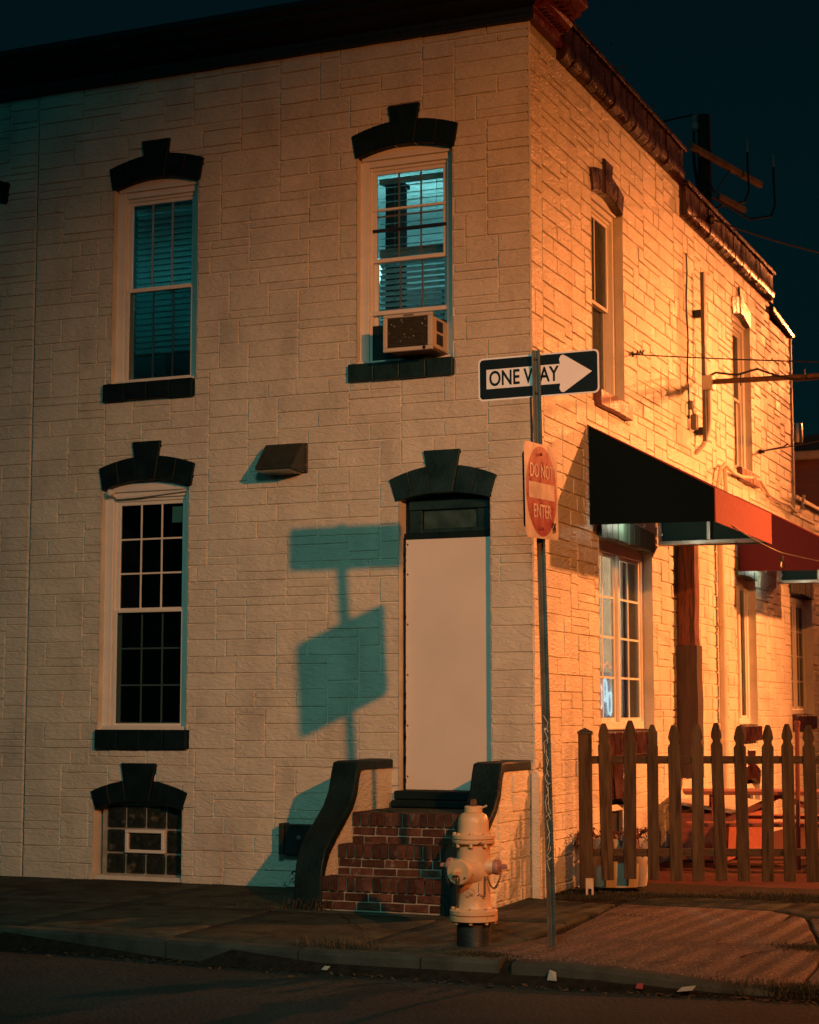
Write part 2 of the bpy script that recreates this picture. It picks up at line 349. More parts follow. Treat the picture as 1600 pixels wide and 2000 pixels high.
# kerb stones, each one a piece; the row dips to the road at the right
kx = [-9, -7.6, -6.1, -4.55, -3.0, -1.62, -.50, .42, .98, 1.06, 2.78]
kerb = MB(); kerb.box(-9.2, 2.6, -3.48, -3.44, -.30, -.19); kerb = kerb.build('kerb', M_DIRT, kind='structure')
for i in range(len(kx) - 1):
    x0, x1 = kx[i] + .006, kx[i + 1] - .006
    if x1 - x0 < .12: continue
    b = MB(); n = 10; vs_ = []; fs = []
    jz = rnd.uniform(-.006, .006)
    for k in range(n + 1):
        x = x0 + (x1 - x0) * k / n; y = kerby(x); h = gz(x, -3.5) + jz
        if x > 1.3: h = max(-.165, -.055 - .10 * min(1, (x - 1.3) / 1.45) ** 1.4)
        wv = .006 * noise.noise((x * 3, 1, 2)); f = y - .0 + wv
        vs_ += [(x, f - .018, -.30), (x, f - .010, h - .022), (x, f + .012, h - .002 + .4 * wv), (x, y + .13, h + .004 + .4 * wv), (x, y + .135, -.30)]
    for k in range(n):
        for e in range(4):
            a = k * 5 + e; fs.append((a, a + 1, a + 6, a + 5))
    fs += [(0, 1, 2, 3, 4), tuple(n * 5 + e for e in (4, 3, 2, 1, 0))]
    b.add(vs_, fs); b.build('kerb_stone', M_KERB, kerb, smooth=40)
sheet('patio', M_PATIO, -.5, 14, 1.75, 26, 30, 40, lambda x, y: -.012 + .02 * noise.noise((x * 1.3, y * 1.3, 5)) - (.03 if y < 1.9 else 0))
sheet('side_street', M_ROAD, 5.2, 14, -3.3, .56, 10, 8, lambda x, y: -.16)

# ------------------------------------------------------------------ walls with openings, and their stones
def subtract(r, holes):
    out = [r]
    for h in holes:
        nx = []
        for (a0, a1, b0, b1) in out:
            if h[1] <= a0 or h[0] >= a1 or h[3] <= b0 or h[2] >= b1: nx.append((a0, a1, b0, b1)); continue
            if h[0] > a0: nx.append((a0, h[0], b0, b1))
            if h[1] < a1: nx.append((h[1], a1, b0, b1))
            c0, c1 = max(a0, h[0]), min(a1, h[1])
            if h[2] > b0: nx.append((c0, c1, b0, h[2]))
            if h[3] < b1: nx.append((c0, c1, h[3], b1))
        out = nx
    return [r for r in out if r[1] - r[0] > .035 and r[3] - r[2] > .03]
def wall_sheet(name, M, a0, a1, b0, b1, holes, solid, m, parent, depth=.17):
    """wall skin just behind the stones, with a reveal round every hole; solid = holes that get no reveal (outside the outline)"""
    allh = holes + solid
    xs = sorted({a0, a1} | {v for h in allh for v in h[:2] if a0 < v < a1}); zs = sorted({b0, b1} | {v for h in allh for v in h[2:] if b0 < v < b1})
    def inside(x, z, hs): return any(h[0] < x < h[1] and h[2] < z < h[3] for h in hs)
    B = MB(M); s0 = .0165
    for i in range(len(xs) - 1):
        for j in range(len(zs) - 1):
            x0, x1, z0, z1 = xs[i], xs[i + 1], zs[j], zs[j + 1]; cx, cz = (x0 + x1) / 2, (z0 + z1) / 2
            if inside(cx, cz, solid): continue
            if not inside(cx, cz, holes):
                B.add([(x0, s0, z0), (x1, s0, z0), (x1, s0, z1), (x0, s0, z1)], [(0, 1, 2, 3)])
    for h in holes:
        x0, x1, z0, z1 = h
        for p, q in (((x0, z0), (x0, z1)), ((x0, z1), (x1, z1)), ((x1, z1), (x1, z0)), ((x1, z0), (x0, z0))):
            B.add([(p[0], -.002, p[1]), (q[0], -.002, q[1]), (q[0], depth, q[1]), (p[0], depth, p[1])], [(0, 1, 2, 3)])
    return B.build(name, m, parent)

def ashlar(a0, a1, b0, b1, mu, mv, rg):
    """random squared-rubble pattern: list of rectangles"""
    nu = max(1, round((a1 - a0) / mu)); nv = max(1, round((b1 - b0) / mv)); du = (a1 - a0) / nu; dv = (b1 - b0) / nv
    occ = [[False] * nv for _ in range(nu)]; out = []
    for j in range(nv):
        i = 0
        while i < nu:
            if occ[i][j]: i += 1; continue
            run = 0
            while i + run < nu and not occ[i + run][j]: run += 1
            k = rg.random()
            if k < .22: h, w = 1, rg.choice((3, 4, 5, 6))
            elif k < .88: h, w = 2, rg.choice((2, 3, 4, 4, 5, 5, 6, 7))
            elif k < .96: h, w = 3, rg.choice((3, 4, 5))
            else: h, w = 3, rg.choice((2, 2))
            h = min(h, nv - j)
            w = min(w, run)
            if run - w in (1, 2): w = run if run <= 8 else max(2, w - 2)
            if w < 2: h = min(h, 2)
            for x in range(i, i + w):
                for y in range(j, j + h): occ[x][y] = True
            out.append((a0 + i * du, a0 + (i + w) * du, b0 + j * dv, b0 + (j + h) * dv)); i += w
    return out
def stone_into(B, r, seed, gap=.0042, proud=.0165, rel=.012):
    x0, x1, z0, z1 = r[0] + gap, r[1] - gap, r[2] + gap, r[3] - gap
    e = .007; nx = max(1, min(5, round((x1 - x0) / .12))); nz = max(1, min(3, round((z1 - z0) / .09)))
    xs = [x0, x0 + e] + [x0 + e + (x1 - x0 - 2 * e) * k / nx for k in range(1, nx)] + [x1 - e, x1]
    zs = [z0, z0 + e] + [z0 + e + (z1 - z0 - 2 * e) * k / nz for k in range(1, nz)] + [z1 - e, z1]
    tx, tz = rnd.uniform(-.003, .003), rnd.uniform(-.003, .003); pr = proud + rnd.uniform(-.003, .003)
    vs_ = []; X, Z = len(xs), len(zs)
    for j, z in enumerate(zs):
        for i, x in enumerate(xs):
            jx = .004 * noise.noise((seed, z * 9, 1)) ; jz = .005 * noise.noise((x * 5, seed, 2))
            edge = i in (0, X - 1) or j in (0, Z - 1); ring = i in (1, X - 2) or j in (1, Z - 2)
            u = (x - x0) / (x1 - x0) - .5; v = (z - z0) / (z1 - z0) - .5
            d = 0 if edge else pr + u * tx + v * tz + rel * (.55 if ring else 1.) * noise.noise((x * 6 + seed, z * 8, seed * .37))
            vs_.append((x + jx, max(.0175, 0) - d, z + jz))
    B.add(vs_, [(j * X + i, j * X + i + 1, (j + 1) * X + i + 1, (j + 1) * X + i) for j in range(Z - 1) for i in range(X - 1)])

# camera projection, used only to rank the stones by size in view
fw = Vector((-math.sin(rad(22.987)) * math.cos(rad(6.2876)), math.cos(rad(22.987)) * math.cos(rad(6.2876)), math.sin(rad(6.2876))))
rt = Vector((math.cos(rad(22.987)), math.sin(rad(22.987)), 0)); upv = rt.cross(fw)
def proj(p):
    q = Vector(p) - camo.location; z = q.dot(fw); return 800 + 3585 * q.dot(rt) / z, 1000 - 3585 * q.dot(upv) / z
def view_area(r, M):
    P = [proj(M @ Vector((a, 0, b))) for a, b in ((r[0], r[2]), (r[1], r[2]), (r[1], r[3]), (r[0], r[3]))]
    if all(p[0] < 0 or p[0] > 1600 or p[1] < 0 or p[1] > 2000 for p in P): return 0
    return abs(sum(P[i][0] * P[(i + 1) % 4][1] - P[(i + 1) % 4][0] * P[i][1] for i in range(4))) / 2

bld = thing('corner_building', 'two-storey corner building faced in cream painted formstone, boarded door on its front', 'building', (0, 0, 0))
OP = {'UL': (-4.33, -3.38, 4.735, 6.76), 'UR': (-1.70, -.75, 4.735, 6.76), 'LL': (-4.41, -3.44, 1.405, 3.79), 'BA': (-4.44, -3.47, .0, .74), 'DO': (-1.275, -.400, .72, 3.53)}
frontH = list(OP.values())
SILLS = [(-4.395, -3.40, 4.56, 4.738), (-1.77, -.735, 4.57, 4.738), (-4.41, -3.413, 1.224, 1.408)]
wallF = wall_sheet('front_wall', MF, -5.232, .0, -.35, 7.95, frontH, [], M_JOINT, bld)
SOP = {'S1': (1.80, 2.88, 4.72, 6.76), 'S2': (7.84, 8.86, 4.70, 6.74), 'L1': (1.93, 3.84, 1.40, 3.30), 'L2': (7.78, 8.88, 1.42, 3.32), 'L3': (11.15, 12.78, 1.55, 3.30), 'B1': (1.93, 2.90, .0, .74), 'B2': (7.9, 8.9, .0, .74)}
sideH = list(SOP.values()); sideOut = [(5.25, 16.1, 7.30, 9), (10.15, 16.1, 7.06, 9), (11.58, 16.1, 4.69, 9)]
wallS = wall_sheet('side_wall', MS, .0, 15.9, -.35, 7.95, sideH, sideOut, M_JOINT, bld)
rgs = random.Random(5)
fst = []
for r in ashlar(-5.225, -.0, -.02, 7.76, .105, .0775, rgs): fst += [(q, MF) for q in subtract(r, frontH + SILLS)]
sst = []
SIDESILL = [(1.86, 2.98, 4.545, 4.72), (7.95, 9.0, 4.53, 4.70), (1.90, 3.70, 1.14, 1.40), (7.8, 8.85, 1.20, 1.42), (11.15, 12.8, 1.3, 1.55)]
for r in ashlar(.32, 15.9, -.02, 7.66, .105, .0765, rgs): sst += [(q, MS) for q in subtract(r, sideH + SIDESILL + [(5.25, 16.1, 7.28, 9), (10.15, 16.1, 7.04, 9), (11.58, 16.1, 4.67, 9)])]
zq = 0.0
while zq < 7.6:                                                          # corner quoins on the side
    hq = rgs.choice((.23, .155, .31, .23)); q = (.0, .316, zq, min(7.66, zq + hq)); zq += hq
    if rgs.random() < .35: m_ = rgs.uniform(.1, .2); sst += [((q[0], m_, q[2], q[3]), MS), ((m_, q[1], q[2], q[3]), MS)]
    else: sst.append((q, MS))
allst = sorted([(view_area(r, M), k, r, M) for k, (r, M) in enumerate(fst + sst)], key=lambda t: -t[0])
restF, restS = MB(MF), MB(MS); cnt = {0: 0, 1: 0}
for va, k, r, M in allst:
    side = M is MS
    if cnt[side] < (215 if not side else 84):
        B = MB(M); stone_into(B, r, k * .731); B.build('stone', M_STONE, wallS if side else wallF, smooth=28); cnt[side] += 1
    else: stone_into(restS if side else restF, r, k * .731)
restF.build('stonework', M_STONE, wallF, smooth=28, kind='stuff'); restS.build('stonework', M_STONE, wallS, smooth=28, kind='stuff')
# plinth pier at the corner foot
b = MB(); b.prism([(-.03, -.05), (.05, -.05), (.05, 1.02), (.035, 1.06), (-.03, 1.06)], -.035, .30, 'y'); b.build('corner_pier', M_STONE, bld, bevel=.012)
# body of the house behind its skin: roof slabs
b = MB(); b.box(-5.23, -.2, .3, 11.4, 7.55, 7.62); b.box(-5.23, -.06, 11.5, 15.9, 4.55, 4.66); b.build('roof', M_BLACK, bld)
# rooms behind the windows
def room(a0, a1, b0, b1, M, d0, d1, m, name='room'):
    B = MB(M)
    B.add([(a0, d0, b0), (a1, d0, b0), (a1, d0, b1), (a0, d0, b1), (a0, d1, b0), (a1, d1, b0), (a1, d1, b1), (a0, d1, b1)],
          [(4, 5, 6, 7), (0, 4, 7, 3), (1, 2, 6, 5), (3, 7, 6, 2), (0, 1, 5, 4)])
    return B.build(name, m, bld)
M_LITR = mat('pale_room_wall', (.45, .55, .55), .8, var=.1)
room(-4.6, -3.1, 4.55, 6.95, MF, .171, 1.5, M_ROOM)
room(-2.9, -.60, 4.55, 7.05, MF, .171, 3.6, M_LITR)
room(-4.6, -3.2, 1.3, 4.0, MF, .171, 2.5, M_ROOM)
room(-4.6, -3.2, -.1, .95, MF, .171, 1., M_ROOM)
room(1.6, 3.2, 4.6, 6.9, MS, .171, .55, M_ROOM); room(7.6, 9.1, 4.6, 6.9, MS, .171, 1.5, M_ROOM)
room(1.7, 6.2, 1.3, 3.5, MS, .171, 2.6, mat('bar_room_wall', (.40, .33, .28), .7))
room(7.6, 9.1, 1.3, 3.5, MS, .171, 1.5, M_ROOM); room(11., 13., 1.4, 3.5, MS, .171, 1.5, M_ROOM)

# ------------------------------------------------------------------ lintels (segmental arch of voussoirs with a tall keystone)
def arch_z(x, xc, hw, zend, zc): u = (x - xc) / hw; return zc - (zc - zend) * u * u
def lintel(M, xc, hwi, hwe, zi, zic, ze, zec, ktop, kwt, kwb, m, mk=None, nside=2, front=-.018, back=.172, parent=None):
    root = MB(M); root.prism([(xc + s * hwi * .98, arch_z(xc + s * hwi, xc, hwi, zi, zic) + .02) for s in (-1, -.5, 0, .5, 1)] + [(xc + s * hwe * .96, arch_z(xc + s * hwe, xc, hwe, ze, zec) - .03) for s in (1, .5, 0, -.5, -1)], .0, back - .002)
    lo = root.build('lintel', m, parent or bld)
    kb = kwb / hwi; kt = kwt / hwe * .86
    def vous(s0i, s1i, s0e, s1e, mm):
        B = MB(M); n = 4; pl = []
        for k in range(n + 1):
            s = s0i + (s1i - s0i) * k / n; x = xc + s * hwi; pl.append((x, arch_z(x, xc, hwi, zi, zic)))
        for k in range(n, -1, -1):
            s = s0e + (s1e - s0e) * k / n; x = xc + s * hwe; pl.append((x, arch_z(x, xc, hwe, ze, zec)))
        B.prism(pl, front + rnd.uniform(-.004, .003), back); B.build('voussoir', mm, lo, bevel=.006)
    g = .006
    for sd in (-1, 1):
        for k in range(nside):
            i0 = kb + (1 - kb) * k / nside; i1 = kb + (1 - kb) * (k + 1) / nside; e0 = kt + (1 - kt) * k / nside; e1 = kt + (1 - kt) * (k + 1) / nside
            if sd < 0: vous(-i1 + g / 2, -i0 - g / 2, -e1 + g / 2, -e0 - g / 2, m)
            else: vous(i0 + g / 2, i1 - g / 2, e0 + g / 2, e1 - g / 2, m)
    B = MB(M); B.prism([(xc - kwb, zic - .004), (xc + kwb, zic - .004), (xc + kwt, ktop), (xc - kwt, ktop)], front - .012, back); B.build('keystone', mk or m, lo, bevel=.008)
    return lo
def front_lintel(xc, z, m=M_DARK, w=.48):
    return lintel(MF, xc, w + .012, w + .052, z, z + .085, z + .215, z + .315, z + .455, .158, .10, m)
front_lintel(-3.852, 6.672); front_lintel(-1.222, 6.678); front_lintel(-3.905, 3.70)
lintel(MF, -3.94, .47, .53, .655, .735, .82, .935, 1.092, .19, .125, M_DARK)
lintel(MF, -.852, .455, .518, 3.452, 3.515, 3.652, 3.765, 3.90, .178, .105, M_DARKL)
lintel(MS, 2.33, .51, .57, 6.672, 6.757, 6.885, 6.985, 7.10, .15, .10, M_MAROON, nside=2)
lintel(MS, 8.34, .49, .55, 6.66, 6.74, 6.865, 6.965, 7.09, .15, .10, M_MAROON, nside=2)
lintel(MS, 2.42, .47, .53, .655, .735, .82, .935, 1.10, .19, .125, M_MAROON, nside=2); lintel(MS, 8.40, .47, .53, .655, .735, .82, .935, 1.10, .19, .125, M_MAROON, nside=2)
def brick_lintel(a0, a1, b0, b1, n, m, rise=.03):
    root = MB(MS); root.box(a0 + .01, a1 - .01, .0, .16, b0 + .02, b1 - .02); lo = root.build('lintel', m, bld)
    for k in range(n):
        x0 = a0 + (a1 - a0) * k / n + .005; x1 = a0 + (a1 - a0) * (k + 1) / n - .005; u = (k + .5) / n * 2 - 1; dz = rise * (1 - u * u)
        B = MB(MS); B.box(x0, x1, -.030 + rnd.uniform(-.004, .004), .17, b0 + dz + rnd.uniform(-.006, .006), b1 + dz); B.build('brick', m, lo, bevel=.007)
brick_lintel(1.92, 3.86, 3.245, 3.46, 10, M_SAGE); brick_lintel(7.76, 8.90, 3.28, 3.52, 6, M_SAGE); brick_lintel(11.1, 12.82, 3.26, 3.52, 8, M_DARKL)

# ------------------------------------------------------------------ sills
def sill(M, a0, a1, b0, b1, n, m, out=.05, slope=0.):
    root = MB(M); root.box(a0 + .01, a1 - .01, .0, .1, b0 + .012, b1 - .012); so = root.build('sill', m, bld)
    for k in range(n):
        x0 = a0 + (a1 - a0) * k / n + .0025; x1 = a0 + (a1 - a0) * (k + 1) / n - .0025
        B = MB(M); o = out + rnd.uniform(-.004, .004)
        B.prism([(-o, b0 + rnd.uniform(-.004, .004)), (.09, b0), (.09, b1 + slope), (-o, b1)], x0, x1, 'x'); B.build('brick', m, so, bevel=.008, segs=2)
sill(MF, -4.395, -3.40, 4.562, 4.735, 4, M_DARK); sill(MF, -1.77, -.735, 4.572, 4.735, 4, M_DARKL); sill(MF, -4.41, -3.413, 1.226, 1.405, 4, M_DARK)
sill(MS, 1.86, 2.97, 4.545, 4.70, 4, M_MAR2, .07, .03); sill(MS, 7.95, 9.0, 4.53, 4.69, 5, M_MAR2, .07, .03)
sill(MS, 1.92, 3.70, 1.145, 1.375, 7, M_MAROON, .07, .03); sill(MS, 7.82, 8.83, 1.21, 1.40, 4, M_MAROON, .07, .03); sill(MS, 11.2, 12.7, 1.33, 1.53, 5, M_MAROON, .06, .03)

# ------------------------------------------------------------------ sash windows
def sash_window(M, a0, a1, z0, zs, ztop, meet, cols=3, rows=(3, 3), screen=True, scr=None, mmat=None, lower_deep=True, muntin_lower=True, d0=.085):
    fr = MB(M); cw = .085
    fr.box(a0 - .03, a0 + cw, d0, d0 + .06, z0, zs + .01); fr.box(a1 - cw, a1 + .03, d0, d0 + .06, z0, zs + .01)
    fr.box(a0 + cw, a1 - cw, d0 + .002, d0 + .058, zs - .075, zs + .01)
    fr.box(a0 + cw, a1 - cw, d0 + .03, d0 + .10, zs - .105, zs - .075)          # parting bead
    fr.box(a0 + cw, a0 + cw + .022, d0 + .03, d0 + .10, z0, zs - .105); fr.box(a1 - cw - .022, a1 - cw, d0 + .03, d0 + .10, z0, zs - .105)
    fr.box(a0, a1, d0 - .045, d0 + .08, z0 - .005, z0 + .035)
    w = fr.build('window', M_WHITE, bld, bevel=.004)
    B = MB(M); xc = (a0 + a1) / 2; hw = (a1 - a0) / 2 + .03
    B.prism([(a0 - .03, zs + .008), (a1 + .03, zs + .008)] + [(xc + s * hw, arch_z(xc + s * hw, xc, hw, zs + .03, ztop + .05)) for s in (1, .5, 0, -.5, -1)], d0 - .012, d0 + .05)
    B.build('tympanum', M_WHITE, w)
    B = MB(M); B.box(a0 + .02, a1 - .02, d0 - .028, d0 - .004, zs - .016, zs + .014); B.build('head_moulding', M_WHITE, w, bevel=.006)
    x0, x1 = a0 + cw + .022, a1 - cw - .022; zt = zs - .105
    def sash(x0, x1, z0, z1, d, rr, name, mm=M_WHITE, mun=True, glass=M_GLASS):
        S = MB(M); s = .036
        S.box(x0, x0 + s, d, d + .03, z0, z1); S.box(x1 - s, x1, d, d + .03, z0, z1); S.box(x0 + s, x1 - s, d + .001, d + .029, z1 - s, z1); S.box(x0 + s, x1 - s, d + .001, d + .029, z0, z0 + s)
        so = S.build(name, mm, w, bevel=.003)
        G = MB(M); G.box(x0 + s - .006, x1 - s + .006, d + .013, d + .017, z0 + s - .006, z1 - s + .006); G.build('pane', glass, w)
        if mun:
            for k in range(1, cols):
                x = x0 + s + (x1 - x0 - 2 * s) * k / cols; Q = MB(M); Q.box(x - .008, x + .008, d + .005, d + .012, z0 + s, z1 - s); Q.build('muntin', mmat or mm, w)
            for k in range(1, rr):
                z = z0 + s + (z1 - z0 - 2 * s) * k / rr; Q = MB(M); Q.box(x0 + s, x1 - s, d + .006, d + .0125, z - .008, z + .008); Q.build('muntin', mmat or mm, w)
        return so
    sash(x0, x1, meet - .015, zt, d0 + .045, rows[0], 'upper_sash')
    sash(x0, x1, z0 + .035, meet + .02, d0 + .080, rows[1], 'lower_sash', mun=muntin_lower)
    if screen:
        S = MB(M); s = .024; d = d0 + .022
        S.box(x0 - .012, x0 + s, d, d + .016, z0 + .035, meet); S.box(x1 - s, x1 + .012, d, d + .016, z0 + .035, meet); S.box(x0 + s, x1 - s, d + .001, d + .015, meet - s, meet); S.box(x0 + s, x1 - s, d + .001, d + .015, z0 + .035, z0 + .035 + s)
        S.build('screen_frame', M_WHITE, w, bevel=.003)
        G = MB(M); G.box(x0 + s - .004, x1 - s + .004, d + .007, d + .009, z0 + .055, meet - s + .004); G.build('insect_screen', scr or M_SCREEN, w)
    return w
def blind(M, a0, a1, z0, z1, d, n, tilt, w_=.05):
    hd = MB(M); hd.box(a0, a1, d - .02, d + .02, z1, z1 + .045); bl = hd.build('window_blind', M_SLAT, bld)
    S = MB(M); c, s = math.cos(tilt) * w_ / 2, math.sin(tilt) * w_ / 2
    S.add([(a0, d - c, -s), (a1, d - c, -s), (a1, d, .004), (a0, d, .004), (a0, d + c, s), (a1, d + c, s)], [(0, 1, 2, 3), (3, 2, 5, 4)])
    first = S.build('slat', M_SLAT, bl); me = first.data
    for k in range(n):
        o = first if k == 0 else first.copy()
        if k: COL.objects.link(o); o.parent = bl
        o.location.z = z0 + (z1 - z0) * (k + .5) / n
    for f in (.22, .78):
        B = MB(M); x = a0 + (a1 - a0) * f; B.tube([(x, d - .028, z0), (x, d - .028, z1)], .0022, 4); B.build('ladder_cord', M_SLAT, bl)
    B = MB(M); B.box(a0, a1, d - .02, d + .02, z0 - .02, z0); B.build('bottom_rail', M_SLAT, bl)
sash_window(MF, -4.33, -3.38, 4.735, 6.672, 6.757, 5.68, 3, (1, 1), mmat=mat('muted_glazing_bar', (.22, .23, .22), .5), scr=glassmat('fine_insect_screen', (.66, .72, .72), .3, .3))
blind(MF, -4.20, -3.50, 5.06, 6.47, .235, 24, -.62, .056)
w_ur = sash_window(MF, -1.70, -.75, 4.735, 6.678, 6.763, 5.72, 3, (2, 1), screen=False, mmat=mat('silhouette_glazing_bar', (.10, .11, .105), .5))  # bars coloured dark to read as silhouettes against the lit room
# raised lower sash, screens half-way, of the right upper window
blind(MF, -1.60, -.85, 5.87, 6.50, .30, 9, .10, .050); blind(MF, -1.60, -.85, 5.10, 5.80, .31, 13, -.55, .052)
for z, h in ((6.19, .022), (5.99, .030)):
    B = MB(MF); B.box(-1.60, -.85, .118, .150, z, z + h); B.build('sash_rail', M_WHITE if z > 6.1 else M_BLACK, w_ur, bevel=.003)
B = MB(MF); B.box(-1.62, -.83, .112, .15, 5.205, 5.245); B.build('sash_rail', M_WHITE, w_ur, bevel=.003)
B = MB(MF); B.box(-1.62, -.83, .12, .165, 4.78, 5.11); B.build('filler_panel', M_DARKL, w_ur)
sash_window(MF, -4.41, -3.44, 1.405, 3.70, 3.785, 2.545, 3, (3, 3))
B = MB(MF); B.box(-3.70, -3.585, .136, .140, 3.375, 3.53); B.build('window_sticker', mat('teal_sticker', (.03, .14, .14), .5), bld)
B = MB(MF); B.lathe([(.028, 0), (.034, .03), (.030, .055), (.018, .06)], (-4.30, .02, 3.675), (0, -1, 0), 12); B.tube([(-4.30, .03, 3.665), (-4.26, .05, 3.625), (-4.05, .055, 3.63), (-3.5, .055, 3.67)], .011, 6); B.build('window_sensor', M_WHITE, bld, smooth=40)
sash_window(MS, 1.80, 2.88, 4.72, 6.672, 6.757, 5.66, 2, (1, 1), screen=False, muntin_lower=False)
sash_window(MS, 7.84, 8.86, 4.70, 6.66, 6.74, 5.66, 2, (1, 1), screen=False, muntin_lower=False)
for a0, a1, z0 in ((1.9, 2.8, 4.8), (7.95, 8.75, 4.8)):
    B = MB(MS); n = 22
    B.add([p for k in range(n + 1) for p in ((a0 + (a1 - a0) * k / n, .24 + .02 * (k % 2), z0), (a0 + (a1 - a0) * k / n, .24 + .02 * (k % 2), 6.6))], [(2 * k, 2 * k + 2, 2 * k + 3, 2 * k + 1) for k in range(n)])
    B.build('curtain', M_CURT, bld)
# casement windows low on the side wall
def casement(a0, a1, z0, z1, leaves, rows, depth=.10):
    fr = MB(MS); f = .075
    fr.box(a0, a0 + f, depth, depth + .07, z0, z1); fr.box(a1 - f, a1, depth, depth + .07, z0, z1); fr.box(a0 + f, a1 - f, depth + .002, depth + .068, z1 - f * 1.5, z1); fr.box(a0 + f, a1 - f, depth - .01, depth + .068, z0, z0 + f)
    n = len(leaves); tot = sum(leaves); L = (a1 - a0 - 2 * f); x = a0 + f
    w = None; mulls = []
    for k in range(n - 1):
        x += L * leaves[k] / tot; mulls.append(x)
    for m_ in mulls: fr.box(m_ - .03, m_ + .03, depth - .012, depth + .06, z0 + f, z1 - f * 1.5)
    w = fr.build('window', M_WHITE, bld, bevel=.006)
    edges = [a0 + f] + mulls + [a1 - f]
    for k in range(n):
        x0 = edges[k] + (.03 if k else .0); x1 = edges[k + 1] - (.03 if k < n - 1 else .0); zz0, zz1 = z0 + f, z1 - 1.5 * f; s = .04
        S = MB(MS); d = depth + .02
        S.box(x0, x0 + s, d, d + .03, zz0, zz1); S.box(x1 - s, x1, d, d + .03, zz0, zz1); S.box(x0 + s, x1 - s, d + .001, d + .029, zz1 - s, zz1); S.box(x0 + s, x1 - s, d + .001, d + .029, zz0, zz0 + s)
        S.build('casement_leaf', M_WHITE, w, bevel=.004)
        G = MB(MS); G.box(x0 + s - .004, x1 - s + .004, d + .012, d + .016, zz0 + s - .004, zz1 - s + .004); G.build('pane', M_GLASS, w)
        for c in range(1, leaves[k]):
            xx = x0 + s + (x1 - x0 - 2 * s) * c / leaves[k]; Q = MB(MS); Q.box(xx - .010, xx + .010, d + .003, d + .011, zz0 + s, zz1 - s); Q.build('muntin', M_WHITE, w)
        for r_ in range(1, rows):
            z = zz0 + s + (zz1 - zz0 - 2 * s) * r_ / rows; Q = MB(MS); Q.box(x0 + s, x1 - s, d + .004, d + .0115, z - .010, z + .010); Q.build('muntin', M_WHITE, w)
    return w
casement(1.93, 3.84, 1.40, 3.27, (2, 2), 4); casement(7.78, 8.88, 1.42, 3.30, (1, 1), 1); casement(11.15, 12.78, 1.55, 3.28, (2, 2), 4)
# curtains and glowing tubes that imitate reflected signage, inside the near casement
B = MB(MS); n = 26
B.add([p for k in range(n + 1) for p in ((3.42 + .62 * k / n, .20 + .03 * (k % 2), 1.4), (3.42 + .62 * k / n, .20 + .03 * (k % 2), 3.3))], [(2 * k, 2 * k + 2, 2 * k + 3, 2 * k + 1) for k in range(n)]); B.build('curtain', M_CURT, bld)
bs = thing('reflected_sign', 'blue and white glowing tubes standing in for signage reflected in the low side window', 'sign', (-.42, 3.5, 1.5))
B = MB(MS)
for k in range(5): B.tube([(3.15 + .16 * k + .06 * math.cos(t / 9 * 6.28) * (1 + .3 * (k % 2)), .42, 1.66 + .07 * (k % 3) + .12 * math.sin(t / 9 * 6.28)) for t in range(10)], .012, 6)
B.build('reflected_lettering', emis('blue_white_reflection', (.75, .9, 1.0), 2.6), bs)
B = MB(MS); B.box(3.02, 3.95, .46, .48, 1.48, 2.0); B.build('backing_board', emis('pale_reflected_face', (.6, .7, .8), .10), bs, bevel=.01)
B = MB(MS); B.tube([(3.1 + .14 * k, .41, 2.03 + .06 * (k % 2)) for k in range(6)], .010, 6); B.build('red_trim', emis('red_tube', (1., .25, .12), 3.), bs)
B = MB(MS); B.lathe([(.001, -.05), (.04, -.035), (.055, 0), (.04, .035), (.001, .05)], (3.75, .62, 2.36), n=14); B.tube([(3.75, .62, 2.40), (3.75, .62, 3.3)], .006, 5)
point('pane_fill_light', (-1.3, 4.2, 2.9), (1., .70, .46), 520, .1)  # added unseen light, brightens the panes in place of street reflections
tag(B.build('pendant_lamp', emis('warm_white_globe', (1., .92, .8), 9.), smooth=60), 'small bright globe lamp hanging inside the low side window', 'lamp')

# basement glass-block window
b = MB(MF); b.box(-4.40, -3.47, .115, .172, .03, .76); gb = b.build('basement_window', M_MORTAR, bld)
M_GB = mat('dark_glass_block', (.020, .026, .022), .16, var=.5, vs_=18, bump=.5, bs=22, col2=(.10, .085, .05), c2pos=(.60, .72), c2s=9.)
gx = [-4.352, -4.137, -3.918, -3.70, -3.478]; gzz = [.045, .245, .47, .655]
for i in range(4):
    for j in range(3):
        if j == 1 and i in (1, 2): continue
        B = MB(MF); B.box(gx[i] + .007, gx[i + 1] - .007, .098 + rnd.uniform(0, .003), .15, gzz[j] + .007, gzz[j + 1] - .007 + (.04 if j == 2 else 0)); B.build('glass_block', M_GB, gb, bevel=.018, segs=2)
B = MB(MF)
x0, x1, z0, z1 = gx[1] + .004, gx[3] - .004, gzz[1] + .004, gzz[2] - .004
for (p, q, r_, s) in ((x0, x1, z0, z0 + .03), (x0, x1, z1 - .03, z1), (x0, x0 + .035, z0 + .03, z1 - .03), (x1 - .035, x1, z0 + .03, z1 - .03)): B.box(p, q, .075, .13, r_, s)
B.build('vent_frame', M_WHITE, gb, bevel=.005)
B = MB(MF); B.box(x0 + .03, x1 - .03, .105, .112, z0 + .028, z1 - .028); B.build('vent_pane', M_GB, gb)
B = MB(MF); B.box(-4.44, -3.47, .03, .15, -.05, .036); B.build('basement_sill', M_STONE, gb, bevel=.01)
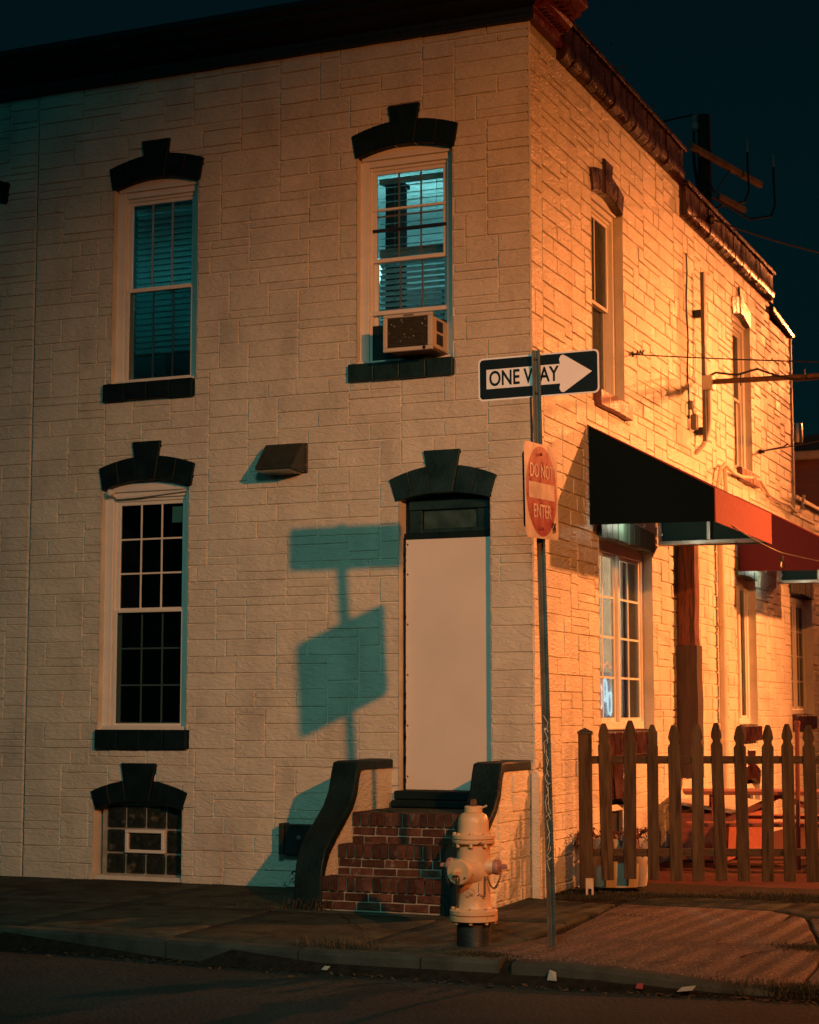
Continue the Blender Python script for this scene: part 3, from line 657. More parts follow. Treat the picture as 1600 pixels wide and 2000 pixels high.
# side basement windows
for a0 in (1.93, 7.9):
    B = MB(MS); B.box(a0, a0 + .97, .11, .17, .0, .74); w = B.build('basement_window', M_BLACK, bld)
    B = MB(MS)
    for (p, q, r_, s) in ((a0, a0 + .97, .05, .10), (a0, a0 + .97, .60, .66), (a0, a0 + .06, .10, .60), (a0 + .91, a0 + .97, .10, .60), (a0 + .45, a0 + .51, .10, .60)): B.box(p, q, .06, .109, r_, s)
    B.build('window_frame', M_WHITE, w, bevel=.005)

# ------------------------------------------------------------------ the boarded door
b = MB(MF); b.box(-1.275, -.40, .16, .20, .72, 3.55); dr = b.build('boarded_door', M_DARK, bld)
B = MB(MF); B.box(-1.245, -.404, .085, .10, .885, 3.113); B.build('board', M_BOARD, dr, bevel=.003)
B = MB(MF)
for z in (1.0, 1.45, 1.9, 2.35, 2.8, 3.07):
    for x in (-1.225, -.425): B.lathe([(.008, 0), (.009, .003), (.001, .004)], (x, .085, z), (0, -1, 0), 8)
B.build('nail_head', M_RUST, dr)
B = MB(MF); rg = random.Random(14)
for k in range(46):
    z = rg.uniform(.9, 3.1); h = rg.uniform(.008, .05); w = rg.uniform(.006, .018); B.box(-1.262, -1.247 + w * .5, .0838, .086, z, z + h)
B.build('edge_chip', M_BLACK, dr)
B = MB(MF); B.box(-1.275, -1.248, .10, .16, .86, 3.13); B.box(-.404, -.40, .10, .16, .86, 3.13); B.box(-1.275, -.40, .11, .16, 3.116, 3.17)
B.build('door_frame', M_DARK, dr, bevel=.003)
B = MB(MF); B.box(-1.22, -.45, .10, .13, 3.38, 3.46); B.box(-1.22, -1.10, .12, .15, 3.17, 3.38); B.box(-.57, -.45, .12, .15, 3.17, 3.38); B.box(-1.10, -.57, .12, .15, 3.17, 3.21); B.build('transom_frame', M_DARKL, dr, bevel=.006)
B = MB(MF); B.box(-1.09, -.58, .145, .150, 3.21, 3.38); B.build('transom_pane', mat('dull_transom_glass', (.03, .06, .055), .35, var=.4, vs_=9), dr)
B = MB(MF); B.box(-1.31, -.44, -.11, .08, .735, .80); B.box(-1.30, -.43, -.06, .084, .80, .88); B.build('threshold', M_DARK, dr, bevel=.012)

# ------------------------------------------------------------------ front cornice, returning round the corner
def sweep(name, prof, path, m, parent, smooth=None):
    B = MB(); n = len(prof); vs_ = []
    for (px, py, ox, oy) in path:
        for o, z in prof: vs_.append((px + ox * o, py + oy * o, z))
    fs = []
    for i in range(len(path) - 1):
        for k in range(n - 1): fs.append((i * n + k, i * n + k + 1, (i + 1) * n + k + 1, (i + 1) * n + k))
    fs += [tuple(range(n)), tuple(range(len(vs_) - 1, len(vs_) - n - 1, -1))]
    B.add(vs_, fs); return B.build(name, m, parent, smooth=smooth)
CP = [(-.02, 7.752), (.055, 7.752), (.062, 7.80), (.05, 7.815), (.052, 7.86), (.085, 7.89), (.15, 7.93), (.165, 7.965), (.16, 7.985), (.225, 8.02), (.245, 8.03), (.25, 8.065), (.30, 8.085), (.315, 8.10), (.315, 8.155), (.0, 8.19), (-.02, 8.19)]
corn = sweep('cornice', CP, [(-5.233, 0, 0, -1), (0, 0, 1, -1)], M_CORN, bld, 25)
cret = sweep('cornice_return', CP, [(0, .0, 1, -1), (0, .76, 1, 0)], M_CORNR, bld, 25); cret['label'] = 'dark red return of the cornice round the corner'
dent = MB()
for k in range(9): y = .02 + k * .0795; dent.prism([(y, 7.87), (y + .045, 7.87), (y + .055, 7.925), (y - .01, 7.925)], .06, .145, 'x')
dent.build('dentil', M_CORNR, cret, kind='stuff')
dl = MB()
for k in range(6): y = .03 + k * .115; dl.box(.16, .243, y, y + .06, 7.975, 8.0)
dl.build('small_dentil', M_CORNR, cret, kind='stuff')

# ------------------------------------------------------------------ flared brick parapet along the side
def parapet(y0, y1, zb, n):
    B = MB(); B.box(-.2, .03, y0, y1, zb + .01, zb + .38); B.box(-.22, .105, y0 - .01, y1 + .02, zb + .375, zb + .425); p = B.build('parapet', M_MAROON, bld, bevel=.006)
    for k in range(n):
        a = y0 + (y1 - y0) * k / n + .010; c = y0 + (y1 - y0) * (k + 1) / n - .010; j = rnd.uniform(-.006, .006)
        pl = [(.0, zb + .0), (.045 + j, zb + .012), (.085 + j, zb + .055), (.095 + j, zb + .11), (.082 + j, zb + .155), (.066 + j, zb + .19), (.07 + j, zb + .37), (.0, zb + .37)]
        Q = MB()
        vs_ = [(o, a, z) for o, z in pl] + [(o, c, z) for o, z in pl]; m_ = len(pl)
        Q.add(vs_, [tuple(range(m_)), tuple(range(2 * m_ - 1, m_ - 1, -1))] + [(i, (i + 1) % m_, (i + 1) % m_ + m_, i + m_) for i in range(m_)])
        Q.build('brick', M_MAROON, p, smooth=32, bevel=.006)
parapet(.80, 5.22, 7.655, 17); parapet(5.27, 10.13, 7.29, 22)
B = MB(); B.prism([(10.16, 7.16), (11.55, 7.04), (11.62, 7.07), (11.62, 7.11), (10.16, 7.24)], -.25, .06, 'x'); B.build('coping', M_MAROON, bld, bevel=.01)
B = MB(); B.prism([(11.55, 4.66), (15.9, 4.66), (15.9, 4.73), (11.55, 4.73)], -.3, .05, 'x'); B.build('coping', M_STONE, bld, bevel=.01)
B = MB(); B.box(-3., .018, 11.56, 11.60, 4.5, 7.05); B.build('rear_wall', M_STONE, bld)
# weeds on the roof edge
wd = MB()
for (cy, h) in ((3.4, .30), (4.0, .22), (4.5, .36)):
    for k in range(60):
        p = Vector((-.16 + rnd.gauss(0, .07), cy + rnd.gauss(0, .14), 8.07 + abs(rnd.gauss(0, h * .5)))); d = Vector((rnd.uniform(-1, 1), rnd.uniform(-1, 1), rnd.uniform(-.3, 1))).normalized() * .045; e = d.cross(Vector((.3, .9, .2))).normalized() * .016
        wd.add([p, p + d * .5 + e, p + d, p + d * .5 - e], [(0, 1, 2, 3)])
wd = wd.build('roof_weeds', M_CANOPY, kind='stuff'); wd['label'] = 'dark weeds growing along the roof edge behind the brick parapet'; wd['category'] = 'weeds'

# ------------------------------------------------------------------ neighbouring rowhouse on the left
nb = thing('neighbour_rowhouse', 'cream formstone rowhouse joined to the corner building at the picture\'s left edge', 'building', (-6.2, 0, 0))
nw = wall_sheet('front_wall', MF, -8.2, -5.240, -.35, 7.95, [], [], M_JOINT, nb)
far = MB(MF); nn = 0; nst = []
for r in ashlar(-8.2, -5.243, -.02, 7.76, .083, .066, rgs): nst.append((view_area(r, MF), r))
for k, (va, r) in enumerate(sorted(nst, key=lambda t: -t[0])):
    if va > 50 and nn < 120: Q = MB(MF); stone_into(Q, r, k * .377 + 3, rel=.011); Q.build('stone', M_STONE, nw, smooth=28); nn += 1
    else: stone_into(far, r, k * .377 + 3, rel=.011)
far.build('stonework', M_STONE, nw, smooth=28, kind='stuff')
sweep('cornice', CP, [(-8.2, 0, 0, -1), (-5.238, 0, 0, -1)], M_CORN, nb, 25)
B = MB(); B.box(-8.2, -5.24, .3, 11, 7.55, 7.6); B.build('roof', M_BLACK, nb)
lintel(MF, -6.085, .49, .53, 6.672, 6.757, 6.885, 6.985, 7.12, .158, .1, M_DARK, parent=nb)

# ------------------------------------------------------------------ brick stoop with curved cheek walls
st = thing('brick_stoop', 'red brick front steps between curved black-capped cheek walls below the boarded door', 'steps', (-.8, -.75, 0))
CK = [(0, 1.075), (-.60, 1.075), (-.68, 1.065), (-.715, 1.00), (-.755, .87), (-.84, .755), (-1.0, .635), (-1.16, .52), (-1.29, .41), (-1.37, .29), (-1.405, .15), (-1.415, -.06), (0, -.06)]
CO = [(0, 1.155), (-.66, 1.155), (-.735, 1.145), (-.775, 1.06), (-.83, .905), (-.93, .785), (-1.10, .665), (-1.26, .56), (-1.38, .455), (-1.44, .33), (-1.465, .18), (-1.47, -.06)]
CI = [(0, 1.075), (-.60, 1.075), (-.68, 1.065), (-.715, 1.00), (-.755, .87), (-.84, .755), (-1.0, .635), (-1.16, .52), (-1.29, .41), (-1.37, .29), (-1.405, .15), (-1.415, -.06)]
for (x0, x1, outer) in ((-1.57, -1.33, -1), (-.285, -.035, 1)):
    B = MB(); B.prism(CK, x0 + .012, x1 - .012, 'x'); ck = B.build('cheek_wall', M_STONE, st)
    B = MB(); vs_ = []; n = len(CO)
    for x in (x0 - .004, x1 + .004):
        vs_ += [(x, y, z) for y, z in CO] + [(x, y, z) for y, z in CI]
    fs = []
    for k in range(n - 1):
        fs += [(k, k + 1, 2 * n + k + 1, 2 * n + k), (n + k, n + k + 1, 3 * n + k + 1, 3 * n + k), (k, k + 1, n + k + 1, n + k), (2 * n + k, 2 * n + k + 1, 3 * n + k + 1, 3 * n + k)]
    fs += [(0, n, 3 * n, 2 * n), (n - 1, 2 * n - 1, 4 * n - 1, 3 * n - 1)]
    B.add(vs_, fs); B.build('cap', M_CAP, ck, bevel=.014, segs=2, smooth=35)
    if outer == 1:
        # formstone on the outer cheek, clipped to the curve
        def top_at(y):
            for (ya, za), (yb, zb) in zip(CI[:-1], CI[1:]):
                if yb <= y <= ya and ya != yb: return za + (zb - za) * (y - ya) / (yb - ya)
            return -.06
        for k, r in enumerate(ashlar(-1.40, -.03, -.05, 1.05, .085, .08, random.Random(8))):
            t = min(top_at(r[0]), top_at(r[1])); r = (r[0], r[1], r[2], min(r[3], t))
            if r[3] - r[2] > .04: Q = MB(Matrix.Translation((x1 + .006, 0, 0)) @ MS); stone_into(Q, r, k * 1.3 + 40, proud=.012); Q.build('stone', M_STONE, ck, smooth=28)
SX0, SX1 = -1.335, -.275
steps = [(-1.455, -.04, .243), (-1.125, .2, .484), (-.843, .44, .726)]
me_cache = {}
def brick_obj(x0, x1, y0, y1, z0, z1):
    key = (round(x1 - x0, 3), round(y1 - y0, 3), round(z1 - z0, 3), rnd.randrange(3))
    if key not in me_cache:
        B = MB(); w, d, h = key[0], key[1], key[2]; B.box(0, w, 0, d, 0, h)
        me = bpy.data.meshes.new('brick'); me.from_pydata([(p.x + rnd.uniform(-.003, .003), p.y + rnd.uniform(-.004, .002), p.z + rnd.uniform(-.003, .003)) for p in B.v], [], B.f); me.update(); me_cache[key] = me
    o = put('brick', me_cache[key], M_BRICK, sb, bevel=.005); o.location = (x0, y0, z0); return o
B = MB()
for (yf, zb, zt) in steps: B.box(SX0, SX1, yf + .010, .0, zb - .05, zt - .006)
sb = B.build('step_mortar', M_MORTAR, st)
for (yf, zb, zt) in steps:
    n = 14; w = (SX1 - SX0) / n
    for k in range(n): brick_obj(SX0 + k * w + .006, SX0 + (k + 1) * w - .006, yf - .012, yf + .19, zt - .108, zt + rnd.uniform(-.003, .004))
    for c in range(2):
        z1 = zt - .122 - c * .072; z0 = z1 - .058
        if c == 1 and zb < 0: z0 -= .0
        off = .0 if c == 0 else .105
        x = SX0 - off
        while x < SX1:
            a, b_ = max(x + .006, SX0 + .002), min(x + .204, SX1 - .002)
            if b_ - a > .03: brick_obj(a, b_, yf, yf + .09, z0, z1)
            x += .21
    if zb < 0:
        pass
# landing slab
B = MB(); B.box(SX0, SX1, -.66, -.02, .70, .732); B.build('landing', M_CONC, st, bevel=.006)

# ------------------------------------------------------------------ wall light, meter box, graffiti on the front
wl = thing('wall_light', 'unlit dark bronze wall-pack lamp on the front wall left of the door', 'lamp', (-2.4, 0, 3.9))
B = MB(); pl = [(0, 4.035), (-.10, 4.03), (-.30, 3.80), (-.30, 3.772), (0, 3.765)]
B.prism(pl, -2.585, -2.20, 'x'); B.build('housing', M_LAMPC, wl, bevel=.012, segs=2)
B = MB(); B.box(-2.62, -2.185, -.022, .0, 3.76, 4.04); B.build('back_plate', M_LAMPC, wl, bevel=.008)
B = MB(); B.prism([(-.03, 3.766), (-.275, 3.770), (-.275, 3.758), (-.03, 3.752)], -2.57, -2.24, 'x'); B.build('lens', mat('lamp_lens', (.16, .17, .13), .3), wl)
B = MB()
for z in (3.83, 4.0): B.lathe([(.009, 0), (.009, .006), (.002, .008)], (-2.20, -.022, z), (0, -1, 0), 8)
B.build('bolt', M_STEEL, wl)
eb = thing('meter_box', 'small dark metal meter box on the front wall beside the stoop', 'utility box', (-2.25, 0, .44))
B = MB(); B.box(-2.345, -2.06, -.12, .0, .30, .565); B.build('body', M_BLACK, eb, bevel=.008)
B = MB(); B.box(-2.395, -2.35, -.135, -.01, .295, .575); B.build('open_door', M_LAMPC, eb, bevel=.004)
B = MB(); B.lathe([(.022, 0), (.022, .012), (.012, .016)], (-2.2, -.12, .45), (0, -1, 0), 12); B.build('lock', M_STEEL, eb, smooth=40)
gf = MB(); rg = random.Random(3)
def scrib(c, pts, r=.0045): gf.tube([(c[0] + x, -.0, c[1] + z) for x, z in pts], r, 5)
scrib((-2.40, .02), [(0, .0), (.03, .06), (.08, .10), (.13, .07), (.15, .01), (.10, -.02), (.03, -.02), (0, 0)])
scrib((-2.35, .03), [(0, 0), (.02, .04), (.05, .02), (.07, .05), (.04, .0), (.02, .02)]); scrib((-2.33, .12), [(0, 0), (.03, .03), (.06, .0), (.08, .04), (.11, .01)], .007)
scrib((-2.32, .07), [(0, 0), (.02, .02), (.04, -.01), (.06, .01)], .006)
gf.M = None
for i, p in enumerate(gf.v): p.y = -.003 + .3 * p.y
gf.build('graffiti_doodle', M_INK, bld)

# ------------------------------------------------------------------ window air conditioner
ac = thing('air_conditioner', 'beige window air conditioner hanging out of the right upper front window', 'air conditioner', (-1.05, -.1, 4.76))
AX0, AX1, AY, AZ0, AZ1 = -1.285, -.81, -.33, 4.755, 5.09
B = MB(); B.box(AX0 + .02, AX1 - .02, AY + .01, .16, AZ0 + .035, AZ1 - .02); B.build('casing', M_AC, ac, bevel=.008)
B = MB()
B.box(AX0, AX1, AY - .015, AY + .02, AZ1 - .03, AZ1); B.box(AX0, AX1, AY - .015, AY + .02, AZ0, AZ0 + .035); B.box(AX0, AX0 + .04, AY - .014, AY + .02, AZ0 + .035, AZ1 - .03); B.box(AX1 - .045, AX1, AY - .014, AY + .02, AZ0 + .035, AZ1 - .03)
B.build('front_frame', M_AC, ac, bevel=.005)
B = MB(); B.box(AX0 + .03, AX1 - .04, AY + .001, AY + .008, AZ0 + .03, AZ1 - .025); gr = B.build('grille', M_ACG, ac)
for k in range(17):
    z = AZ0 + .045 + k * .0152; B = MB(); B.prism([(AY - .008, z), (AY + .002, z + .004), (AY + .002, z + .010), (AY - .006, z + .004)], AX0 + .04, AX1 - .045, 'x'); B.build('louvre', M_ACG, gr)
B = MB(); rg = random.Random(2)
for k in range(16):
    x = rg.uniform(AX0 + .05, AX1 - .06); z = rg.uniform(AZ0 + .06, AZ1 - .05); w = rg.uniform(.002, .004); B.box(x - w, x + w, AY - .011, AY - .007, z - w * 1.6, z + w * 1.6)
B.build('bent_fin', mat('bright_fin', (.7, .62, .45), .35, metal=.5), gr)
B = MB()
for z0 in (AZ0 + .07, AZ0 + .19):
    B.box(AX1 - .019, AX1 - .014, AY + .14, AY + .28, z0, z0 + .095)
B.build('side_vent', M_BLACK, ac)
B = MB(); B.box(AX0 + .03, AX1 - .03, AY + .03, .1, AZ0 + .01, AZ0 + .034); B.build('base_pan', M_RUST, ac, bevel=.004)
B = MB(); B.lathe([(.016, 0), (.016, .004), (.004, .005)], (AX1 - .075, AY - .015, AZ0 + .018), (0, -1, 0), 12); B.build('drain_plug', M_BLACK, ac)
B = MB(); B.box(AX0 + .2, AX0 + .3, AY - .017, AY - .013, AZ1 - .022, AZ1 - .008); B.build('name_plate', M_STEEL, ac)

# the lit room behind the right upper window
ward = thing('wardrobe', 'dark tall wardrobe seen through the lit upper window', 'wardrobe', (-1.75, 1.3, 4.56))
B = MB(); B.box(-1.79, -1.64, .85, 1.05, 4.56, 6.66); B.build('body', M_ROOM, ward, bevel=.01)
B = MB(); B.box(-1.81, -1.62, .83, 1.07, 6.66, 6.70); B.build('top', M_ROOM, ward)
B = MB(); B.lathe([(.001, -.14), (.08, -.12), (.11, 0), (.08, .12), (.001, .14)], (-1.98, .95, 5.85), n=16); B.tube([(-1.98, .95, 5.72), (-1.98, .95, 4.56)], .012, 6)
tag(B.build('floor_lamp', emis('cool_white_shade', (.55, 1., 1.), 3.2), smooth=60), 'cool white glowing floor lamp inside the lit upper window', 'lamp')
point('room_light', (-2.0, 2.2, 6.35), (.42, .92, .92), 48, .12)
point('blind_backlight', (-3.85, 1.15, 5.85), (.05, .60, .64), 34, .1)  # unseen light added close behind the blind to brighten its slats
B = MB(); B.box(-2.5, -1.9, 2.6, 3.3, 4.56, 6.05); tag(B.build('bookcase', M_ROOM, bevel=.01), 'dim dark cabinet along the back of the lit upper room', 'cabinet')
B = MB()
for k in range(7): y = .5 + k * .5; B.box(-2.89, -.61, y, y + .02, 7.035, 7.048)
B.build('ceiling_batten', M_LITR, bld)

# ------------------------------------------------------------------ sign post with its two signs
sp = thing('sign_post', 'leaning steel U-channel post carrying ONE WAY and DO NOT ENTER signs', 'street sign', (1.081, -2.77, -.05))
PB, PT = Vector((1.081, -2.765, -.25)), Vector((1.068, -2.992, 4.105)); PD = (PT - PB).normalized()
def pole_frame(t): return PB + (PT - PB) * t
R_ = Vector((1, 0, 0)); U_ = PD; N_ = R_.cross(U_).normalized(); R_ = U_.cross(N_).normalized()   # N_ points to -Y
Mp = Matrix((( R_.x, -N_.x, U_.x, PB.x), (R_.y, -N_.y, U_.y, PB.y), (R_.z, -N_.z, U_.z, PB.z), (0, 0, 0, 1)))
if Mp.determinant() < 0: Mp = Matrix(((R_.x, N_.x, U_.x, PB.x), (R_.y, N_.y, U_.y, PB.y), (R_.z, N_.z, U_.z, PB.z), (0, 0, 0, 1)))
LEN = (PT - PB).length
B = MB(Mp); t = .006
prof = [(-.031, -.006), (-.019, -.006), (-.014, .016), (.014, .016), (.019, -.006), (.031, -.006), (.031, -.011), (.017, -.011), (.011, .010), (-.011, .010), (-.017, -.011), (-.031, -.011)]
B.prism(prof, 0, LEN, 'z'); pole = B.build('post', M_STEEL, sp)
B = MB(Mp)
for k in range(150):
    z = .3 + k * .026
    if z < LEN - .02: B.lathe([(.0042, 0), (.0042, .0012)], (.0245, -.0112, z), (0, -1, 0), 6)
B.build('punched_hole', M_BLACK, pole)
B = MB(Mp)
for z in (2.98, 3.3, 3.62, LEN - .30, LEN - .06): B.lathe([(.010, 0), (.010, .007), (.003, .009)], (0, -.013 if z > 3.7 else .016, z), (0, -1, 0), 8)
B.build('bolt', M_RUST, pole)
B = MB(Mp); B.box(-.058, -.042, .0, .02, 3.1, LEN - .33); B.build('splice_bar', M_BLACK, pole)
# scrawls on the post
B = MB(Mp); rg = random.Random(9)
z = .72
while z < 1.68:
    p = [(rg.uniform(-.02, .02), -.0122, z + .035 * k + rg.uniform(-.012, .012)) for k in range(4)]; B.tube(p, .0022, 4); z += .075 if z > 1.2 or z < 1.05 else .045
B.lathe([(.009, 0), (.009, .002)], (-.006, -.0115, 1.70), (0, -1, 0), 10); B.build('graffiti_scrawl', M_CHALK, pole)
def rrect(w, h, r, n=5):
    out = []
    for cx, cy, a0 in ((w / 2 - r, h / 2 - r, 0), (-w / 2 + r, h / 2 - r, 90), (-w / 2 + r, -h / 2 + r, 180), (w / 2 - r, -h / 2 + r, 270)):
        for k in range(n + 1): a = rad(a0 + 90 * k / n); out.append((cx + r * math.cos(a), cy + r * math.sin(a)))
    return out
# ONE WAY: local x along the sign, y up, z toward the viewer
Mo = Matrix.Translation((1.069, -2.958, 3.929)) @ Matrix.Rotation(rad(90), 4, 'X') @ Matrix.Rotation(rad(.4), 4, 'Z')
B = MB(Mo); B.prism(rrect(.90, .31, .035), -.002, .0, 'z'); ow = B.build('one_way_sign', M_SWHT, sp)
B = MB(Mo); B.prism(rrect(.876, .286, .027), .0005, .0012, 'z'); B.build('black_field', M_SBLK, ow)
ar = [(-.388, -.070), (.165, -.070), (.158, -.105)]
ar += [(.170 + .0, -.128), (.186, -.134), (.200, -.128), (.398, 0), (.200, .128), (.186, .134), (.170, .128), (.158, .105), (.165, .070), (-.388, .070)]
B = MB(Mo); B.prism(ar, .0016, .0022, 'z'); B.build('arrow', M_SWHT, ow)
tm = text_mesh('ONE WAY', .150, .74, .0004, .0030); tm.transform(Mo @ Matrix.Translation((-.108, -.002, .0030))); put('lettering', tm, M_SBLK, ow)
# DO NOT ENTER: faces +X, on the front of the post
Md = Matrix.Translation((1.112, -3.022, 3.094)) @ Matrix.Rotation(rad(2.7), 4, 'X') @ Matrix(((0, 0, 1, 0), (1, 0, 0, 0), (0, 1, 0, 0), (0, 0, 0, 1)))
B = MB(Md); B.prism(rrect(.70, .66, .045), -.002, .0, 'z'); dn = B.build('do_not_enter_sign', M_SDW, sp)
B = MB(Md); B.prism([(.325 * math.cos(2 * math.pi * k / 64), .315 * math.sin(2 * math.pi * k / 64)) for k in range(64)], .0006, .0012, 'z'); B.build('red_disc', M_SRED, dn)
B = MB(Md); B.box(-.275, .275, -.055, .058, .0016, .0022); B.build('white_bar', M_SDW, dn)
tm = text_mesh('DO NOT', .135, .92, .0004, .0012); tm.transform(Md @ Matrix.Translation((0, .135, .0026))); put('lettering', tm, M_SDW, dn)
tm = text_mesh('ENTER', .135, .95, .0004, .0012); tm.transform(Md @ Matrix.Translation((0, -.145, .0026))); put('lettering', tm, M_SDW, dn)
B = MB(Md); rg = random.Random(4)
for k in range(5): B.tube([(.20 + rg.uniform(0, .09), -.20 - rg.uniform(0, .09), .003) for q in range(3)], .003, 4)
B.build('graffiti_scrawl', M_INK, dn)
B = MB(Md)
for y in (.26, -.26): B.lathe([(.011, 0), (.011, .006), (.004, .009)], (0, y, .001), (0, 0, 1), 8)
B.build('bolt', M_RUST, dn)
B = MB(Md); B.prism(rrect(.60, .52, .03), -.034, -.031, 'z'); B.box(-.03, .03, -.3, .3, -.031, -.002); B.build('back_sign', M_BLACK, sp)

# ------------------------------------------------------------------ fire hydrant
HX, HY, HZ = .545, -2.90, -.048
hy = thing('fire_hydrant', 'cream fire hydrant with black base and chained caps on the pavement', 'fire hydrant', (HX, HY, HZ))
hy.scale = (1.03, 1.03, .957)
def H(*p): return (HX + p[0], HY + p[1], HZ + p[2])
B = MB(); B.lathe([(.122, -.06), (.120, .005), (.116, .02), (.115, .165), (.112, .18)], H(0, 0, 0), n=28); B.build('base', M_HYDB, hy, smooth=35)
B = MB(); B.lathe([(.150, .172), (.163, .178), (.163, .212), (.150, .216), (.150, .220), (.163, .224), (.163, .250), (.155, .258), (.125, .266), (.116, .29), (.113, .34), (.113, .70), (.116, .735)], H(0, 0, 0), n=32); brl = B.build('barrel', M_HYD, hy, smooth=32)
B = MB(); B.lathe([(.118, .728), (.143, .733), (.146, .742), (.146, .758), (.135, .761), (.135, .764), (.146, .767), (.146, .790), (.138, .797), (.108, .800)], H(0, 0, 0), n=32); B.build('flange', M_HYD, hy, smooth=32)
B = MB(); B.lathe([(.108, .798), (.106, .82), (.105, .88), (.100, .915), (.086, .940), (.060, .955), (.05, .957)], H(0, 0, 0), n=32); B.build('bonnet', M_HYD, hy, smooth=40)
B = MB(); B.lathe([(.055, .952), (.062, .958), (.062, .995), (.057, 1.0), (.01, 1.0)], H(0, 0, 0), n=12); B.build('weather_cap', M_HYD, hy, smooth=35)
B = MB(); B.lathe([(.024, .996), (.022, 1.045), (.012, 1.05)], H(0, 0, 0), n=5); B.build('operating_nut', M_RUST, hy)
B = MB(); B.bar(H(.055, 0, .985), H(.095, .01, 1.005), .022, .014); B.build('tag_lug', M_PAPER, hy, bevel=.003)
B = MB()
for k in range(8):
    a = 2 * math.pi * (k + .3) / 8
    for z0, h, r in ((.708, .024, .130), (.795, .014, .128), (.254, .018, .141), (.158, .016, .141)):
        B = MB(); B.lathe([(.014, 0), (.014, h)], H(r * math.cos(a), r * math.sin(a), z0), n=6); B.build('flange_bolt', M_HYD, hy)
def nozzle(ax, z, r, L0, L1, cap_m, name):
    a = Vector(ax).normalized(); B = MB(); c = H(0, 0, z)
    B.lathe([(r * 1.45, .06), (r * 1.15, L0 * .75), (r * 1.02, L0)], c, a, 24); nz = B.build(name, M_HYD, hy, smooth=40)
    B = MB(); B.lathe([(r * 1.06, L0), (r * 1.14, L0 + .006), (r * 1.14, L1 - .01), (r * 1.06, L1), (r * .4, L1 + .004)], c, a, 24); B.build('cap', cap_m, nz, smooth=35)
    B = MB(); B.lathe([(r * .38, L1), (r * .34, L1 + .018), (.024, L1 + .018), (.020, L1 + .052), (.01, L1 + .054)], c, a, 5); B.build('cap_nut', cap_m, nz)
    return nz
nozzle((-.22, -.975, 0), .535, .082, .150, .190, M_HYD, 'pumper_nozzle')
nozzle((1, .05, 0), .565, .050, .150, .185, M_HYDR, 'hose_nozzle'); nozzle((-1, .0, 0), .565, .050, .150, .185, M_HYDR, 'hose_nozzle')
def chain(a, b, sag, n, name='chain'):
    B = MB(); a = Vector(a); b = Vector(b)
    for k in range(n):
        t = (k + .5) / n; p = a.lerp(b, t) - Vector((0, 0, sag * 4 * t * (1 - t))); t2 = t + .02; q = a.lerp(b, t2) - Vector((0, 0, sag * 4 * t2 * (1 - t2)))
        d = (q - p).normalized(); s = d.cross(Vector((.3, .8, .2))).normalized()
        if k % 2: s = d.cross(s).normalized()
        B.tube([p + d * .011 * math.cos(u * math.pi / 4) + s * .0065 * math.sin(u * math.pi / 4) for u in range(9)], .0024, 4, cap=False)
    return B.build(name, M_RUST, hy)
chain(H(.205, -.01, .535), H(.120, -.055, .50), .10, 22); chain(H(.105, -.06, .50), H(.105, -.065, .36), .0, 9)
chain(H(-.205, -.01, .535), H(-.118, -.07, .47), .08, 18); chain(H(-.045, -.215, .51), H(-.075, -.105, .27), .0, 15); chain(H(-.02, -.215, .50), H(-.03, -.21, .45), .0, 4)
# cast emblem and drips on the barrel, facing the camera
def on_barrel(u, v, r=.1135): a = rad(-74) + u / .113; return H(r * math.cos(a), r * math.sin(a), v)
B = MB(); B.tube([on_barrel(-.025 + .040 * math.cos(k * math.pi / 12), .385 + .030 * math.sin(k * math.pi / 12)) for k in range(25)], .0018, 5)
B.tube([on_barrel(-.045, .370), on_barrel(-.030, .402), on_barrel(-.012, .370)], .0018, 5); B.tube([on_barrel(-.040, .382), on_barrel(-.015, .382)], .0016, 5); B.tube([on_barrel(-.022, .392), on_barrel(-.005, .372)], .0016, 5)
B.build('cast_emblem', M_HYDR, brl)
B = MB(); B.tube([on_barrel(.046, .46), on_barrel(.044, .42), on_barrel(.043, .385)], .0022, 5); B.tube([on_barrel(.036, .362), on_barrel(.046, .370), on_barrel(.052, .376)], .0042, 5); B.build('paint_chip', M_BLACK, brl)

# ------------------------------------------------------------------ picket fence
FD = Vector((.9205, .3907, 0)); FO = Vector((.266, .585, 0)); FN = Vector((.3907, -.9205, 0))       # along the fence, start, towards the camera
fe = thing('picket_fence', 'brown weathered wooden picket fence around the patio', 'fence', (FO.x, FO.y, 0))
Mfe = Matrix(((FD.x, -FN.x, 0, FO.x), (FD.y, -FN.y, 0, FO.y), (0, 0, 1, 0), (0, 0, 0, 1)))
B = MB(Mfe); B.box(-.056, .056, -.05, .062, .03, 1.39); po = B.build('post', M_FENCE, fe, bevel=.006)
B = MB(Mfe); B.box(-.064, .064, -.058, .070, 1.375, 1.398); B.add([(-.064, -.058, 1.398), (.064, -.058, 1.398), (.064, .07, 1.398), (-.064, .07, 1.398), (0, .006, 1.432)], [(0, 1, 4), (1, 2, 4), (2, 3, 4), (3, 0, 4)]); B.build('post_cap', M_BLACK, po, bevel=.003)
B = MB(Mfe); B.box(-.012, .056, -.058, -.051, .035, .125); B.box(-.012, .008, -.060, -.052, -.02, .035); B.box(.038, .056, -.060, -.052, -.02, .035); B.build('bracket', M_ALU, po)
for z in (1.155, .345):
    xs = [(.06, 1.72), (1.725, 3.4)]
    for a, c in xs:
        B = MB(Mfe); B.box(a, c, .018, .056, z - .040, z + .028); B.build('rail', M_RAIL, fe, bevel=.004)
